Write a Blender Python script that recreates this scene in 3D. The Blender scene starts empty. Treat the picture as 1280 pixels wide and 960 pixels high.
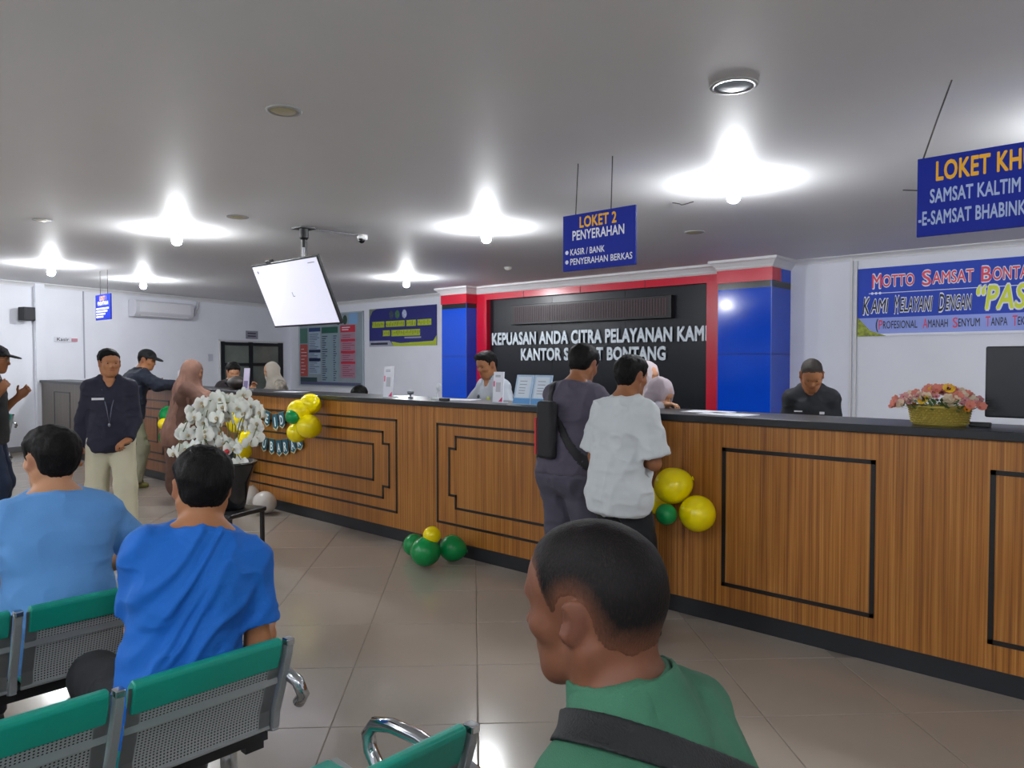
import bpy, math, random
import numpy as np
from mathutils import Vector, Matrix

# ---------------------------------------------------------------- camera, world, exposure
scn = bpy.context.scene
COL = scn.collection
F = 940.0; HC = 1.5; TH = math.radians(47.3); PITCH = math.atan(28 / F)
cam_d = bpy.data.cameras.new('camera'); cam = bpy.data.objects.new('camera', cam_d); COL.objects.link(cam)
cam_d.sensor_width = 36; cam_d.lens = 36 * F / 1280; cam_d.clip_start = .05
cam.location = (0, 0, HC); cam.rotation_euler = (math.pi / 2 - PITCH, 0, math.pi / 2 - TH)
scn.camera = cam
vs = scn.view_settings; vs.view_transform = 'Standard'; vs.look = 'None'; vs.gamma = 1; vs.use_curve_mapping = False
vs.exposure = 1.18
wd = bpy.data.worlds.new('world'); scn.world = wd; wd.use_nodes = True
wd.node_tree.nodes['Background'].inputs[0].default_value = (.8, .88, 1, 1)
wd.node_tree.nodes['Background'].inputs[1].default_value = .3
BULB_STRENGTH = 330.0
CZ = 2.83                                   # ceiling height

FW = Vector((-math.cos(TH), math.sin(TH), 0)); RT = Vector((math.sin(TH), math.cos(TH), 0))
def cw(X, D, z=0):                          # metres right / ahead of the camera -> world
    p = RT * X + FW * D; return Vector((p.x, p.y, z))
def cdir(X, D):
    p = RT * X + FW * D; return (p.x, p.y)

# ---------------------------------------------------------------- materials
def lin(c):
    if isinstance(c, str):
        c = c.lstrip('#'); c = [int(c[i:i + 2], 16) / 255 for i in (0, 2, 4)]
        return tuple(((v + .055) / 1.055) ** 2.4 if v > .04045 else v / 12.92 for v in c)
    return tuple(c)
MATS = {}
def mat(name, color, rough=.5, metal=0, emit=0, var=0, vscale=8, bump=0, bscale=60, spec=.5, coat=0, stretch=(1, 1, 1), sheen=0, alpha=1):
    if name in MATS: return MATS[name]
    m = bpy.data.materials.new(name); m.use_nodes = True; MATS[name] = m
    nt = m.node_tree; b = nt.nodes['Principled BSDF']; c = lin(color)
    b.inputs['Base Color'].default_value = (*c, 1); b.inputs['Roughness'].default_value = rough
    b.inputs['Metallic'].default_value = metal; b.inputs['Specular IOR Level'].default_value = spec
    b.inputs['Coat Weight'].default_value = coat; b.inputs['Sheen Weight'].default_value = sheen
    if emit:
        b.inputs['Emission Color'].default_value = (*c, 1); b.inputs['Emission Strength'].default_value = emit
    if var or bump:
        tc = nt.nodes.new('ShaderNodeTexCoord'); mp = nt.nodes.new('ShaderNodeMapping')
        mp.inputs['Scale'].default_value = stretch; nt.links.new(tc.outputs['Object'], mp.inputs[0])
    if var:
        n = nt.nodes.new('ShaderNodeTexNoise'); n.inputs['Scale'].default_value = vscale; n.inputs['Detail'].default_value = 4
        nt.links.new(mp.outputs[0], n.inputs['Vector'])
        r = nt.nodes.new('ShaderNodeValToRGB'); r.color_ramp.elements[0].position = .3; r.color_ramp.elements[1].position = .7
        r.color_ramp.elements[0].color = (*[v * (1 - var) for v in c], 1); r.color_ramp.elements[1].color = (*[min(1, v * (1 + var)) for v in c], 1)
        nt.links.new(n.outputs[0], r.inputs[0]); nt.links.new(r.outputs[0], b.inputs['Base Color'])
    if bump:
        n2 = nt.nodes.new('ShaderNodeTexNoise'); n2.inputs['Scale'].default_value = bscale; n2.inputs['Detail'].default_value = 3
        nt.links.new(mp.outputs[0], n2.inputs['Vector'])
        bp = nt.nodes.new('ShaderNodeBump'); bp.inputs['Strength'].default_value = bump; bp.inputs['Distance'].default_value = .01
        nt.links.new(n2.outputs[0], bp.inputs['Height']); nt.links.new(bp.outputs[0], b.inputs['Normal'])
    return m
def wood_mat(name, c1, c2, c3, rough=.42):
    m = bpy.data.materials.new(name); m.use_nodes = True; nt = m.node_tree; b = nt.nodes['Principled BSDF']
    b.inputs['Roughness'].default_value = rough; b.inputs['Coat Weight'].default_value = .15; b.inputs['Coat Roughness'].default_value = .3
    tc = nt.nodes.new('ShaderNodeTexCoord'); mp = nt.nodes.new('ShaderNodeMapping'); mp.inputs['Scale'].default_value = (110, 110, .9)
    nt.links.new(tc.outputs['Object'], mp.inputs[0])
    n = nt.nodes.new('ShaderNodeTexNoise'); n.inputs['Scale'].default_value = 1; n.inputs['Detail'].default_value = 3; n.inputs['Roughness'].default_value = .65
    nt.links.new(mp.outputs[0], n.inputs['Vector'])
    r = nt.nodes.new('ShaderNodeValToRGB'); e = r.color_ramp.elements
    e[0].position = .30; e[0].color = (*lin(c1), 1); e[1].position = .72; e[1].color = (*lin(c3), 1)
    k = e.new(.5); k.color = (*lin(c2), 1)
    nt.links.new(n.outputs[0], r.inputs[0])
    n3 = nt.nodes.new('ShaderNodeTexNoise'); n3.inputs['Scale'].default_value = 1.3; nt.links.new(tc.outputs['Object'], n3.inputs['Vector'])
    mx = nt.nodes.new('ShaderNodeMixRGB'); mx.blend_type = 'MULTIPLY'; mx.inputs[0].default_value = .35
    nt.links.new(r.outputs[0], mx.inputs[1]); nt.links.new(n3.outputs[0], mx.inputs[2]); nt.links.new(mx.outputs[0], b.inputs['Base Color'])
    bp = nt.nodes.new('ShaderNodeBump'); bp.inputs['Strength'].default_value = .35; bp.inputs['Distance'].default_value = .004
    nt.links.new(n.outputs[0], bp.inputs['Height']); nt.links.new(bp.outputs[0], b.inputs['Normal'])
    return m
def perforated_mat():
    m = bpy.data.materials.new('perforated_steel'); m.use_nodes = True; nt = m.node_tree; b = nt.nodes['Principled BSDF']
    b.inputs['Base Color'].default_value = (*lin('#a3a7a8'), 1); b.inputs['Roughness'].default_value = .4; b.inputs['Metallic'].default_value = .2
    tc = nt.nodes.new('ShaderNodeTexCoord'); sp = nt.nodes.new('ShaderNodeSeparateXYZ'); nt.links.new(tc.outputs['UV'], sp.inputs[0])
    def fr(o, f):
        a = nt.nodes.new('ShaderNodeMath'); a.operation = 'MULTIPLY'; a.inputs[1].default_value = f; nt.links.new(o, a.inputs[0])
        c = nt.nodes.new('ShaderNodeMath'); c.operation = 'FRACT'; nt.links.new(a.outputs[0], c.inputs[0])
        d = nt.nodes.new('ShaderNodeMath'); d.operation = 'SUBTRACT'; d.inputs[1].default_value = .5; nt.links.new(c.outputs[0], d.inputs[0])
        return d.outputs[0]
    x = fr(sp.outputs[0], 1 / .0095); y = fr(sp.outputs[1], 1 / .0095)
    cb = nt.nodes.new('ShaderNodeCombineXYZ'); nt.links.new(x, cb.inputs[0]); nt.links.new(y, cb.inputs[1])
    ln = nt.nodes.new('ShaderNodeVectorMath'); ln.operation = 'LENGTH'; nt.links.new(cb.outputs[0], ln.inputs[0])
    lt = nt.nodes.new('ShaderNodeMath'); lt.operation = 'LESS_THAN'; lt.inputs[1].default_value = .26; nt.links.new(ln.outputs['Value'], lt.inputs[0])
    tr = nt.nodes.new('ShaderNodeBsdfDiffuse'); tr.inputs[0].default_value = (.03, .03, .035, 1); ms = nt.nodes.new('ShaderNodeMixShader')
    nt.links.new(lt.outputs[0], ms.inputs[0]); nt.links.new(b.outputs[0], ms.inputs[1]); nt.links.new(tr.outputs[0], ms.inputs[2])
    nt.links.new(ms.outputs[0], nt.nodes['Material Output'].inputs[0])
    return m
def glass_mat(name, color, rough=.03, alpha=.25):
    m = bpy.data.materials.new(name); m.use_nodes = True; nt = m.node_tree; b = nt.nodes['Principled BSDF']
    b.inputs['Base Color'].default_value = (*lin(color), 1); b.inputs['Roughness'].default_value = rough; b.inputs['Alpha'].default_value = alpha
    return m

# ---------------------------------------------------------------- objects
def tag(o, label=None, cat=None, group=None, kind=None):
    if label: o['label'] = label
    if cat: o['category'] = cat
    if group: o['group'] = group
    if kind: o['kind'] = kind
    return o
def empty(name, loc=(0, 0, 0), rz=0, label=None, cat=None, group=None):
    o = bpy.data.objects.new(name, None); COL.objects.link(o); o.location = loc; o.rotation_euler = (0, 0, rz); o.empty_display_size = .1
    return tag(o, label, cat, group)
def copy_tree(o, parent=None):
    c = o.copy(); COL.objects.link(c); c.parent = parent
    for ch in list(o.children): copy_tree(ch, c)
    return c
class MB:
    def __init__(s): s.v = []; s.f = []; s.mi = []; s.uv = None; s.m = 0
    def add(s, vs, fs):
        n = len(s.v); s.v += [tuple(v) for v in vs]; s.f += [tuple(i + n for i in f) for f in fs]; s.mi += [s.m] * len(fs); return s
    def box(s, lo, hi, M=None):
        x0, y0, z0 = lo; x1, y1, z1 = hi
        vs = [(x0, y0, z0), (x1, y0, z0), (x1, y1, z0), (x0, y1, z0), (x0, y0, z1), (x1, y0, z1), (x1, y1, z1), (x0, y1, z1)]
        if M is not None: vs = [M @ Vector(v) for v in vs]
        return s.add(vs, [(0, 3, 2, 1), (4, 5, 6, 7), (0, 1, 5, 4), (1, 2, 6, 5), (2, 3, 7, 6), (3, 0, 4, 7)])
    def tube(s, pts, r, n=8, closed=False, flat=1.0):
        pts = [Vector(p) for p in pts]; N = len(pts); rs = r if isinstance(r, (list, tuple)) else [r] * N
        vs = []; up = None
        for i, p in enumerate(pts):
            if closed: t = pts[(i + 1) % N] - pts[i - 1]
            else: t = pts[min(i + 1, N - 1)] - pts[max(i - 1, 0)]
            t.normalize()
            if up is None:
                up = Vector((0, 0, 1)) if abs(t.z) < .9 else Vector((1, 0, 0))
            a = (up - t * up.dot(t)).normalized(); up = a; b = t.cross(a)
            for k in range(n):
                an = 2 * math.pi * k / n; vs.append(p + (a * math.cos(an) * flat + b * math.sin(an)) * rs[i])
        fs = []
        for i in range(N if closed else N - 1):
            j = (i + 1) % N
            for k in range(n): l = (k + 1) % n; fs.append((i * n + k, i * n + l, j * n + l, j * n + k))
        if not closed: fs.append(tuple(range(n))[::-1]); fs.append(tuple((N - 1) * n + k for k in range(n)))
        return s.add(vs, fs)
    def lathe(s, prof, n=24, c=(0, 0, 0), sx=1, sy=1):
        vs = []; fs = []
        for (r, z) in prof:
            for k in range(n):
                a = 2 * math.pi * k / n; vs.append((c[0] + r * math.cos(a) * sx, c[1] + r * math.sin(a) * sy, c[2] + z))
        for i in range(len(prof) - 1):
            for k in range(n): l = (k + 1) % n; fs.append((i * n + k, i * n + l, (i + 1) * n + l, (i + 1) * n + k))
        if prof[0][0] > 1e-5: fs.append(tuple(range(n))[::-1])
        if prof[-1][0] > 1e-5: fs.append(tuple((len(prof) - 1) * n + k for k in range(n)))
        return s.add(vs, fs)
    def ell(s, c, r, nu=16, nv=10, M=None):
        vs = []; fs = []
        for i in range(nv + 1):
            t = math.pi * i / nv
            for k in range(nu):
                a = 2 * math.pi * k / nu; v = Vector((r[0] * math.sin(t) * math.cos(a), r[1] * math.sin(t) * math.sin(a), r[2] * math.cos(t)))
                if M is not None: v = M @ v
                vs.append((c[0] + v.x, c[1] + v.y, c[2] + v.z))
        for i in range(nv):
            for k in range(nu): l = (k + 1) % nu; fs.append((i * nu + k, (i + 1) * nu + k, (i + 1) * nu + l, i * nu + l))
        return s.add(vs, fs)
    def prism(s, poly, z0, z1):                 # polygon in xy, extruded in z
        n = len(poly); vs = [(x, y, z0) for x, y in poly] + [(x, y, z1) for x, y in poly]
        fs = [tuple(range(n))[::-1], tuple(range(n, 2 * n))] + [(i, (i + 1) % n, n + (i + 1) % n, n + i) for i in range(n)]
        return s.add(vs, fs)
    def build(s, name, m, parent=None, bevel=0, smooth=False, seg=2, loc=None):
        me = bpy.data.meshes.new(name); me.from_pydata(s.v, [], s.f)
        for mm in (m if isinstance(m, (list, tuple)) else [m]): me.materials.append(mm)
        if isinstance(m, (list, tuple)): me.polygons.foreach_set('material_index', s.mi)
        if smooth: me.polygons.foreach_set('use_smooth', [True] * len(me.polygons))
        me.update()
        o = bpy.data.objects.new(name, me); COL.objects.link(o); o.parent = parent
        if loc is not None: o.location = loc
        if bevel:
            b = o.modifiers.new('bevel', 'BEVEL'); b.width = bevel; b.segments = seg; b.limit_method = 'ANGLE'
            if smooth is False and seg > 1:
                me.polygons.foreach_set('use_smooth', [True] * len(me.polygons)); b.harden_normals = True
        return o
def bx(name, lo, hi, m, parent=None, bevel=0, seg=2): return MB().box(lo, hi).build(name, m, parent, bevel, seg=seg)
_dg = None
def text(name, body, m, height, width=None, parent=None, loc=(0, 0, 0), rot=(math.pi / 2, 0, 0), bold=.0, depth=.001, align='CENTER', shear=0):
    cu = bpy.data.curves.new('t', 'FONT'); cu.body = body; cu.size = 1; cu.align_x = 'LEFT'; cu.resolution_u = 3; cu.shear = shear; cu.space_character = 1 + bold * 1.2
    o = bpy.data.objects.new('t', cu); COL.objects.link(o)
    bpy.context.view_layer.update()
    me = bpy.data.meshes.new_from_object(o); bpy.data.objects.remove(o); bpy.data.curves.remove(cu)
    n = len(me.vertices); co = np.empty(n * 3, np.float32); me.vertices.foreach_get('co', co); co = co.reshape(-1, 3)
    fs = [tuple(p.vertices) for p in me.polygons]; bpy.data.meshes.remove(me)
    x0, x1 = co[:, 0].min() - bold, co[:, 0].max() + bold
    sy = height / .70; sx = sy if width is None else width / (x1 - x0)
    mb = MB(); K = 1 if bold < .004 else (6 if bold < .035 else 8)      # strokes thickened by stacked shifted copies
    edge = {}
    for f in fs:
        for a, b in zip(f, f[1:] + f[:1]): edge[(a, b)] = edge.get((a, b), 0) + 1
    rim = [(a, b) for (a, b) in edge if (b, a) not in edge]
    for k in range(K):
        an = 2 * math.pi * (k + .5) / K; dx, dy = (bold * math.cos(an), bold * math.sin(an)) if K > 1 else (0, 0)
        X = (co[:, 0] + dx - x0) * sx - ((x1 - x0) * sx / 2 if align == 'CENTER' else 0); Y = (co[:, 1] + dy) * sy; z = depth + k * 3e-5
        if depth > .004:
            mb.add([(x, y, z) for x, y in zip(X, Y)] + [(x, y, 0) for x, y in zip(X, Y)], fs + [(b, a, a + n, b + n) for a, b in rim])
        else: mb.add([(x, y, z) for x, y in zip(X, Y)], fs)
    o = mb.build(name, m, parent); o.location = loc; o.rotation_euler = rot
    return o

# ---------------------------------------------------------------- figures: smooth distance fields, meshed by surface nets
def A(*a): return np.array(a, dtype=np.float64)
def unit(v): v = np.asarray(v, float); return v / (np.linalg.norm(v) + 1e-9)
def rc(a, b, r1, r2, k=.02, cut=None, sub=False): return dict(t='rc', a=np.asarray(a, float), b=np.asarray(b, float), r1=r1, r2=r2, k=k, cut=cut, sub=sub)
def el(c, r, R=None, k=.02, cut=None, sub=False): return dict(t='el', c=np.asarray(c, float), r=np.asarray(r, float), R=np.eye(3) if R is None else R, k=k, cut=cut, sub=sub)
def pbox(p):
    if p['t'] == 'rc':
        m = max(p['r1'], p['r2']); return np.minimum(p['a'], p['b']) - m, np.maximum(p['a'], p['b']) + m
    e = np.sqrt(((p['R'] * p['r'][None, :]) ** 2).sum(1)); return p['c'] - e, p['c'] + e
class Field:
    def __init__(s, prims, h, lo=None, hi=None):
        s.h = h
        if lo is None:
            bb = [pbox(p) for p in prims if not p['sub']]
            lo = np.min([b[0] for b in bb], 0) - 3 * h; hi = np.max([b[1] for b in bb], 0) + 3 * h
        s.lo = np.asarray(lo, float); s.n = np.ceil((np.asarray(hi) - s.lo) / h).astype(int) + 1
        s.f = np.full(s.n, .1, np.float32)
        for p in prims: s.add(p)
    def add(s, p):
        h = s.h; a, b = pbox(p); pad = p['k'] + 2 * h
        i0 = np.maximum(0, np.floor((a - pad - s.lo) / h).astype(int)); i1 = np.minimum(s.n, np.ceil((b + pad - s.lo) / h).astype(int) + 1)
        if (i1 <= i0).any(): return
        sl = tuple(slice(i0[k], i1[k]) for k in range(3))
        X = [(s.lo[k] + np.arange(i0[k], i1[k]) * h).astype(np.float32) for k in range(3)]
        x = X[0][:, None, None]; y = X[1][None, :, None]; z = X[2][None, None, :]
        if p['t'] == 'rc':
            a_, b_ = p['a'], p['b']; ba = b_ - a_; L = ba @ ba + 1e-12
            t = np.clip(((x - a_[0]) * ba[0] + (y - a_[1]) * ba[1] + (z - a_[2]) * ba[2]) / L, 0, 1)
            d = np.sqrt((x - a_[0] - t * ba[0]) ** 2 + (y - a_[1] - t * ba[1]) ** 2 + (z - a_[2] - t * ba[2]) ** 2) - (p['r1'] + t * (p['r2'] - p['r1']))
        else:
            c, r, R = p['c'], p['r'], p['R']
            q = [((x - c[0]) * R[0, k] + (y - c[1]) * R[1, k] + (z - c[2]) * R[2, k]) / r[k] for k in range(3)]
            k0 = np.sqrt(q[0] ** 2 + q[1] ** 2 + q[2] ** 2) + 1e-6
            k1 = np.sqrt((q[0] / r[0]) ** 2 + (q[1] / r[1]) ** 2 + (q[2] / r[2]) ** 2) + 1e-6
            d = k0 * (k0 - 1) / k1
        if p['cut']:
            for pt, nn in p['cut']: d = np.maximum(d, (x - pt[0]) * nn[0] + (y - pt[1]) * nn[1] + (z - pt[2]) * nn[2])
        g = s.f[sl]; k = p['k']
        if p['sub']:
            hh = np.clip(.5 - .5 * (g + d) / k, 0, 1); s.f[sl] = g * (1 - hh) - d * hh + k * hh * (1 - hh)
        else:
            hh = np.clip(.5 + .5 * (d - g) / k, 0, 1); s.f[sl] = d * (1 - hh) + g * hh - k * hh * (1 - hh)
    def coords(s):
        return [(s.lo[k] + np.arange(s.n[k]) * s.h).astype(np.float32).reshape([-1 if j == k else 1 for j in range(3)]) for k in range(3)]
    def plane(s, pt, nn):
        x, y, z = s.coords(); return (x - pt[0]) * nn[0] + (y - pt[1]) * nn[1] + (z - pt[2]) * nn[2]
    def mesh(s):
        f = s.f; S = f < 0; n = f.shape
        c = np.zeros([k - 1 for k in n], np.uint8)
        for i in (0, 1):
            for j in (0, 1):
                for k in (0, 1): c += S[i:n[0] - 1 + i, j:n[1] - 1 + j, k:n[2] - 1 + k]
        act = (c > 0) & (c < 8); I = np.argwhere(act); m = len(I); idx = np.full(c.shape, -1, np.int32); idx[act] = np.arange(m)
        acc = np.zeros((m, 3)); cnt = np.zeros(m)
        cor = [(i, j, k) for i in (0, 1) for j in (0, 1) for k in (0, 1)]
        val = {q: f[I[:, 0] + q[0], I[:, 1] + q[1], I[:, 2] + q[2]].astype(float) for q in cor}
        for a in cor:
            for ax in range(3):
                if a[ax]: continue
                b = list(a); b[ax] = 1; b = tuple(b); fa, fb = val[a], val[b]; mk = (fa < 0) != (fb < 0)
                t = np.where(mk, fa / np.where(mk, fa - fb, 1), 0)
                P = np.array(a, float)[None, :].repeat(m, 0); P[:, ax] += t
                acc += P * mk[:, None]; cnt += mk
        v = s.lo + (I + acc / cnt[:, None]) * s.h
        Q = []
        for ax in range(3):
            u, w = (ax + 1) % 3, (ax + 2) % 3
            s0 = [slice(None)] * 3; s1 = [slice(None)] * 3; s0[ax] = slice(0, -1); s1[ax] = slice(1, None)
            E = S[tuple(s0)] != S[tuple(s1)]; J = np.argwhere(E)
            J = J[(J[:, u] > 0) & (J[:, w] > 0) & (J[:, u] < n[u] - 1) & (J[:, w] < n[w] - 1)]
            def g(du, dw):
                K = J.copy(); K[:, u] += du; K[:, w] += dw; return idx[K[:, 0], K[:, 1], K[:, 2]]
            q = np.stack([g(-1, -1), g(0, -1), g(0, 0), g(-1, 0)], 1)
            ins = S[J[:, 0], J[:, 1], J[:, 2]]
            q[~ins] = q[~ins][:, ::-1]; Q.append(q)
        q = np.concatenate(Q)
        return v, q
def vnoise(p, seed=0):
    p = np.asarray(p, float) + seed * 17.3; i = np.floor(p).astype(np.int64); f = p - i; f = f * f * (3 - 2 * f)
    def hsh(a, b, c):
        n = (a * 374761393 + b * 668265263 + c * 2147483647 + seed * 974634777) & 0xffffffff; n = ((n ^ (n >> 13)) * 1274126177) & 0xffffffff; n = n ^ (n >> 16)
        return (n & 0xffff) / 65535.0
    r = 0
    for a in (0, 1):
        for b in (0, 1):
            for c in (0, 1):
                w = (f[:, 0] if a else 1 - f[:, 0]) * (f[:, 1] if b else 1 - f[:, 1]) * (f[:, 2] if c else 1 - f[:, 2])
                r = r + w * hsh(i[:, 0] + a, i[:, 1] + b, i[:, 2] + c)
    return r
def vnormals(v, q):
    nf = np.cross(v[q[:, 2]] - v[q[:, 0]], v[q[:, 3]] - v[q[:, 1]]); N = np.zeros_like(v)
    for k in range(4):
        for a in range(3): N[:, a] += np.bincount(q[:, k], nf[:, a], len(v))
    return N / (np.linalg.norm(N, axis=1, keepdims=True) + 1e-12)
def smooth_mesh(v, q, it=1, w=.5):
    e = np.concatenate([q[:, [k, (k + 1) % 4]] for k in range(4)])
    for _ in range(it):
        acc = np.zeros_like(v); c = np.bincount(e[:, 0], minlength=len(v)) + np.bincount(e[:, 1], minlength=len(v))
        for a in range(3): acc[:, a] = np.bincount(e[:, 0], v[e[:, 1], a], len(v)) + np.bincount(e[:, 1], v[e[:, 0], a], len(v))
        v = v * (1 - w) + w * acc / np.maximum(c, 1)[:, None]
    return v
def link_mesh(name, v, q, m, parent, scale=1., attr=None):
    me = bpy.data.meshes.new(name); n = len(v); k = len(q)
    me.vertices.add(n); me.vertices.foreach_set('co', (v * scale).astype(np.float32).ravel())
    me.loops.add(4 * k); me.loops.foreach_set('vertex_index', q.astype(np.int32).ravel())
    me.polygons.add(k); me.polygons.foreach_set('loop_start', np.arange(k, dtype=np.int32) * 4)
    me.update(calc_edges=True); me.polygons.foreach_set('use_smooth', np.ones(k, bool))
    if attr is not None:
        at = me.attributes.new('dens', 'FLOAT', 'POINT'); at.data.foreach_set('value', attr.astype(np.float32))
    me.materials.append(m); me.update()
    o = bpy.data.objects.new(name, me); COL.objects.link(o); o.parent = parent; return o
def attr_mix_mat(name, c0, c1, rough0=.5, rough1=.6, nscale=400, bump=.3, sss=0, noise=.4, stretch=(1, 1, 1), spec=.4):
    if name in MATS: return MATS[name]
    m = bpy.data.materials.new(name); m.use_nodes = True; MATS[name] = m; nt = m.node_tree; b = nt.nodes['Principled BSDF']
    at = nt.nodes.new('ShaderNodeAttribute'); at.attribute_name = 'dens'
    tc = nt.nodes.new('ShaderNodeTexCoord'); mp = nt.nodes.new('ShaderNodeMapping'); mp.inputs['Scale'].default_value = stretch; nt.links.new(tc.outputs['Object'], mp.inputs[0])
    n = nt.nodes.new('ShaderNodeTexNoise'); n.inputs['Scale'].default_value = nscale; n.inputs['Detail'].default_value = 2; nt.links.new(mp.outputs[0], n.inputs['Vector'])
    a = nt.nodes.new('ShaderNodeMath'); a.operation = 'MULTIPLY_ADD'; a.inputs[1].default_value = noise; a.inputs[2].default_value = -noise * .5; nt.links.new(n.outputs[0], a.inputs[0])
    s = nt.nodes.new('ShaderNodeMath'); s.operation = 'ADD'; s.use_clamp = True; nt.links.new(at.outputs['Fac'], s.inputs[0]); nt.links.new(a.outputs[0], s.inputs[1])
    mx = nt.nodes.new('ShaderNodeMixRGB'); mx.inputs[1].default_value = (*lin(c0), 1); mx.inputs[2].default_value = (*lin(c1), 1)
    nt.links.new(s.outputs[0], mx.inputs[0]); nt.links.new(mx.outputs[0], b.inputs['Base Color'])
    b.inputs['Roughness'].default_value = rough1; b.inputs['Specular IOR Level'].default_value = spec
    if sss: b.inputs['Subsurface Weight'].default_value = sss; b.inputs['Subsurface Radius'].default_value = (.01, .004, .002); b.inputs['Subsurface Scale'].default_value = .5
    bp = nt.nodes.new('ShaderNodeBump'); bp.inputs['Strength'].default_value = bump; bp.inputs['Distance'].default_value = .003
    nt.links.new(n.outputs[0], bp.inputs['Height']); nt.links.new(bp.outputs[0], b.inputs['Normal'])
    return m
def rotm(yaw=0, pitch=0, roll=0):            # yaw left +, pitch forward/down +, roll to the right shoulder +  (degrees)
    y, p, r = map(math.radians, (yaw, pitch, roll))
    Rz = np.array([[math.cos(y), -math.sin(y), 0], [math.sin(y), math.cos(y), 0], [0, 0, 1]])
    Rx = np.array([[1, 0, 0], [0, math.cos(-p), -math.sin(-p)], [0, math.sin(-p), math.cos(-p)]])
    Ry = np.array([[math.cos(r), 0, math.sin(r)], [0, 1, 0], [-math.sin(r), 0, math.cos(r)]])
    return Rz @ Rx @ Ry
def ik(S, T, l1, l2, pole):
    d = T - S; L = min(np.linalg.norm(d), (l1 + l2) * .999); u = unit(d); a = math.acos(np.clip((l1 * l1 + L * L - l2 * l2) / (2 * l1 * L), -1, 1))
    p = np.asarray(pole, float); p = unit(p - u * (p @ u)); return S + u * l1 * math.cos(a) + p * l1 * math.sin(a), S + u * L
def hand_prims(w, d, n, side, curl, h, spread=0.):
    d = unit(d); n = unit(n - d * (n @ d)); s = np.cross(d, n); ts = s * side; P = []; rf = lambda r: max(r, .95 * h)
    R = np.stack([s, d, n], 1)
    P.append(el(w + d * .052, (.040, .054, max(.016, h * 1.6)), R, k=.012)); P.append(rc(w - d * .01, w + d * .035, .026, .026, k=.02))
    P.append(el(w + d * .04 + ts * .02 + n * .008, (.018, .034, .016), R, k=.012))
    for i, (o, L) in enumerate(((.028, .068), (.010, .076), (-.009, .070), (-.027, .056))):
        p = w + d * .092 + ts * o; q = unit(d + ts * o * spread * 8); an = 0
        for j, fr in enumerate((.42, .32, .26)):
            an += curl * (.8 + .15 * i) * (.7 if j == 0 else 1); dd = q * math.cos(an) + n * math.sin(an); p2 = p + dd * L * fr * 1.12
            P.append(rc(p, p2, rf(.0088 - .0006 * j), rf(.0082 - .0008 * j), k=.004)); p = p2
    p = w + d * .028 + ts * .032 + n * .006
    for j, (fr, an) in enumerate(((.036, .75), (.03, .5), (.024, .25))):
        dd = unit(d * math.cos(an) + ts * math.sin(an) + n * (.35 + .5 * curl)); p2 = p + dd * fr; P.append(rc(p, p2, rf(.0115 - .001 * j), rf(.0105 - .001 * j), k=.006)); p = p2
    return P
SKINS = {}
def skin_mat(tone):
    c = {'light': '#b98765', 'mid': '#a06c48', 'tan': '#8f5d3d', 'dark': '#6d4430'}[tone]; l = {'light': '#9c5a4c', 'mid': '#8a4c3e', 'tan': '#7a4236', 'dark': '#5b332b'}[tone]
    return attr_mix_mat('skin_' + tone, c, l, noise=.06, nscale=60, bump=.05, sss=.08, rough1=.52, spec=.35)
def hair_mat(name='hair_black', c='#0b090a', c0='#0b090a', nscale=330, stretch=(1, 1, .3), bump=1.0):
    return attr_mix_mat(name, c0, c, rough1=.62, nscale=nscale, bump=bump, noise=.5, stretch=stretch, spec=.18)
def skeleton(S):
    J = {'seat': S.get('seat')}; pz = S.get('pz', .90); P = A(0, 0, pz); J['P'] = P
    p0, p1 = S.get('pitch', (2, 4)); tw = S.get('twist', 0); sd = S.get('side', 0)
    R0 = rotm(0, p0 * .5, sd * .3); R1 = rotm(tw * .3, p0, sd * .5); R2 = rotm(tw * .7, (p0 + p1) / 2, sd * .8); R3 = rotm(tw, p1, sd)
    W = P + R1 @ A(0, 0, .13); Cc = W + R2 @ A(0, 0, .17); N = Cc + R3 @ A(0, -.005, .20)
    J.update(R0=R0, R1=R1, R2=R2, R3=R3, W=W, C=Cc, N=N)
    hy, hp, hr = S.get('head', (0, 0, 0)); RH = rotm(hy, hp, hr); J['RH'] = RH
    nk = rotm(hy * .3, (hp + p1) * .5, hr * .5); J['H'] = N + nk @ A(0, .012, .096) + RH @ A(0, .012, .062)
    b = S.get('broad', 1.0); J['b'] = b
    for sn, sg in (('L', -1), ('R', 1)):
        off = S.get('shrug', {}).get(sn, (0, 0, 0))
        Sh = N + R3 @ A(sg * .158 * b + off[0], -.005 + off[1], -.065 + off[2]); J['S' + sn] = Sh
        a = S.get('arms', {}).get(sn, ('d', (sg * .12, .0, -1), (sg * .03, .15, -1)))
        if a[0] == 'd':
            E = Sh + unit(a[1]) * .285; Wr = E + unit(a[2]) * .245
        else: E, Wr = ik(Sh, A(*a[1]), .285, .245, a[2])
        J['E' + sn] = E; J['W' + sn] = Wr
        J['hd' + sn] = unit(a[3]) if len(a) > 3 and a[3] is not None else unit(Wr - E)
        J['hn' + sn] = unit(a[4]) if len(a) > 4 and a[4] is not None else A(-sg, .2, 0)
        J['cu' + sn] = a[5] if len(a) > 5 else .45
        hip = P + R0 @ A(sg * .092, 0, -.03); J['h' + sn] = hip
        l = S.get('legs', {}).get(sn, ((sg * .10, 0, .085), (sg * .15, 1, .1)))
        K, An = ik(hip, A(*l[0]), .41, .395, l[1]); J['K' + sn] = K; J['A' + sn] = An; J['f' + sn] = unit(l[2]) if len(l) > 2 else unit(A(sg * .15, 1, 0))
    return J
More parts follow.
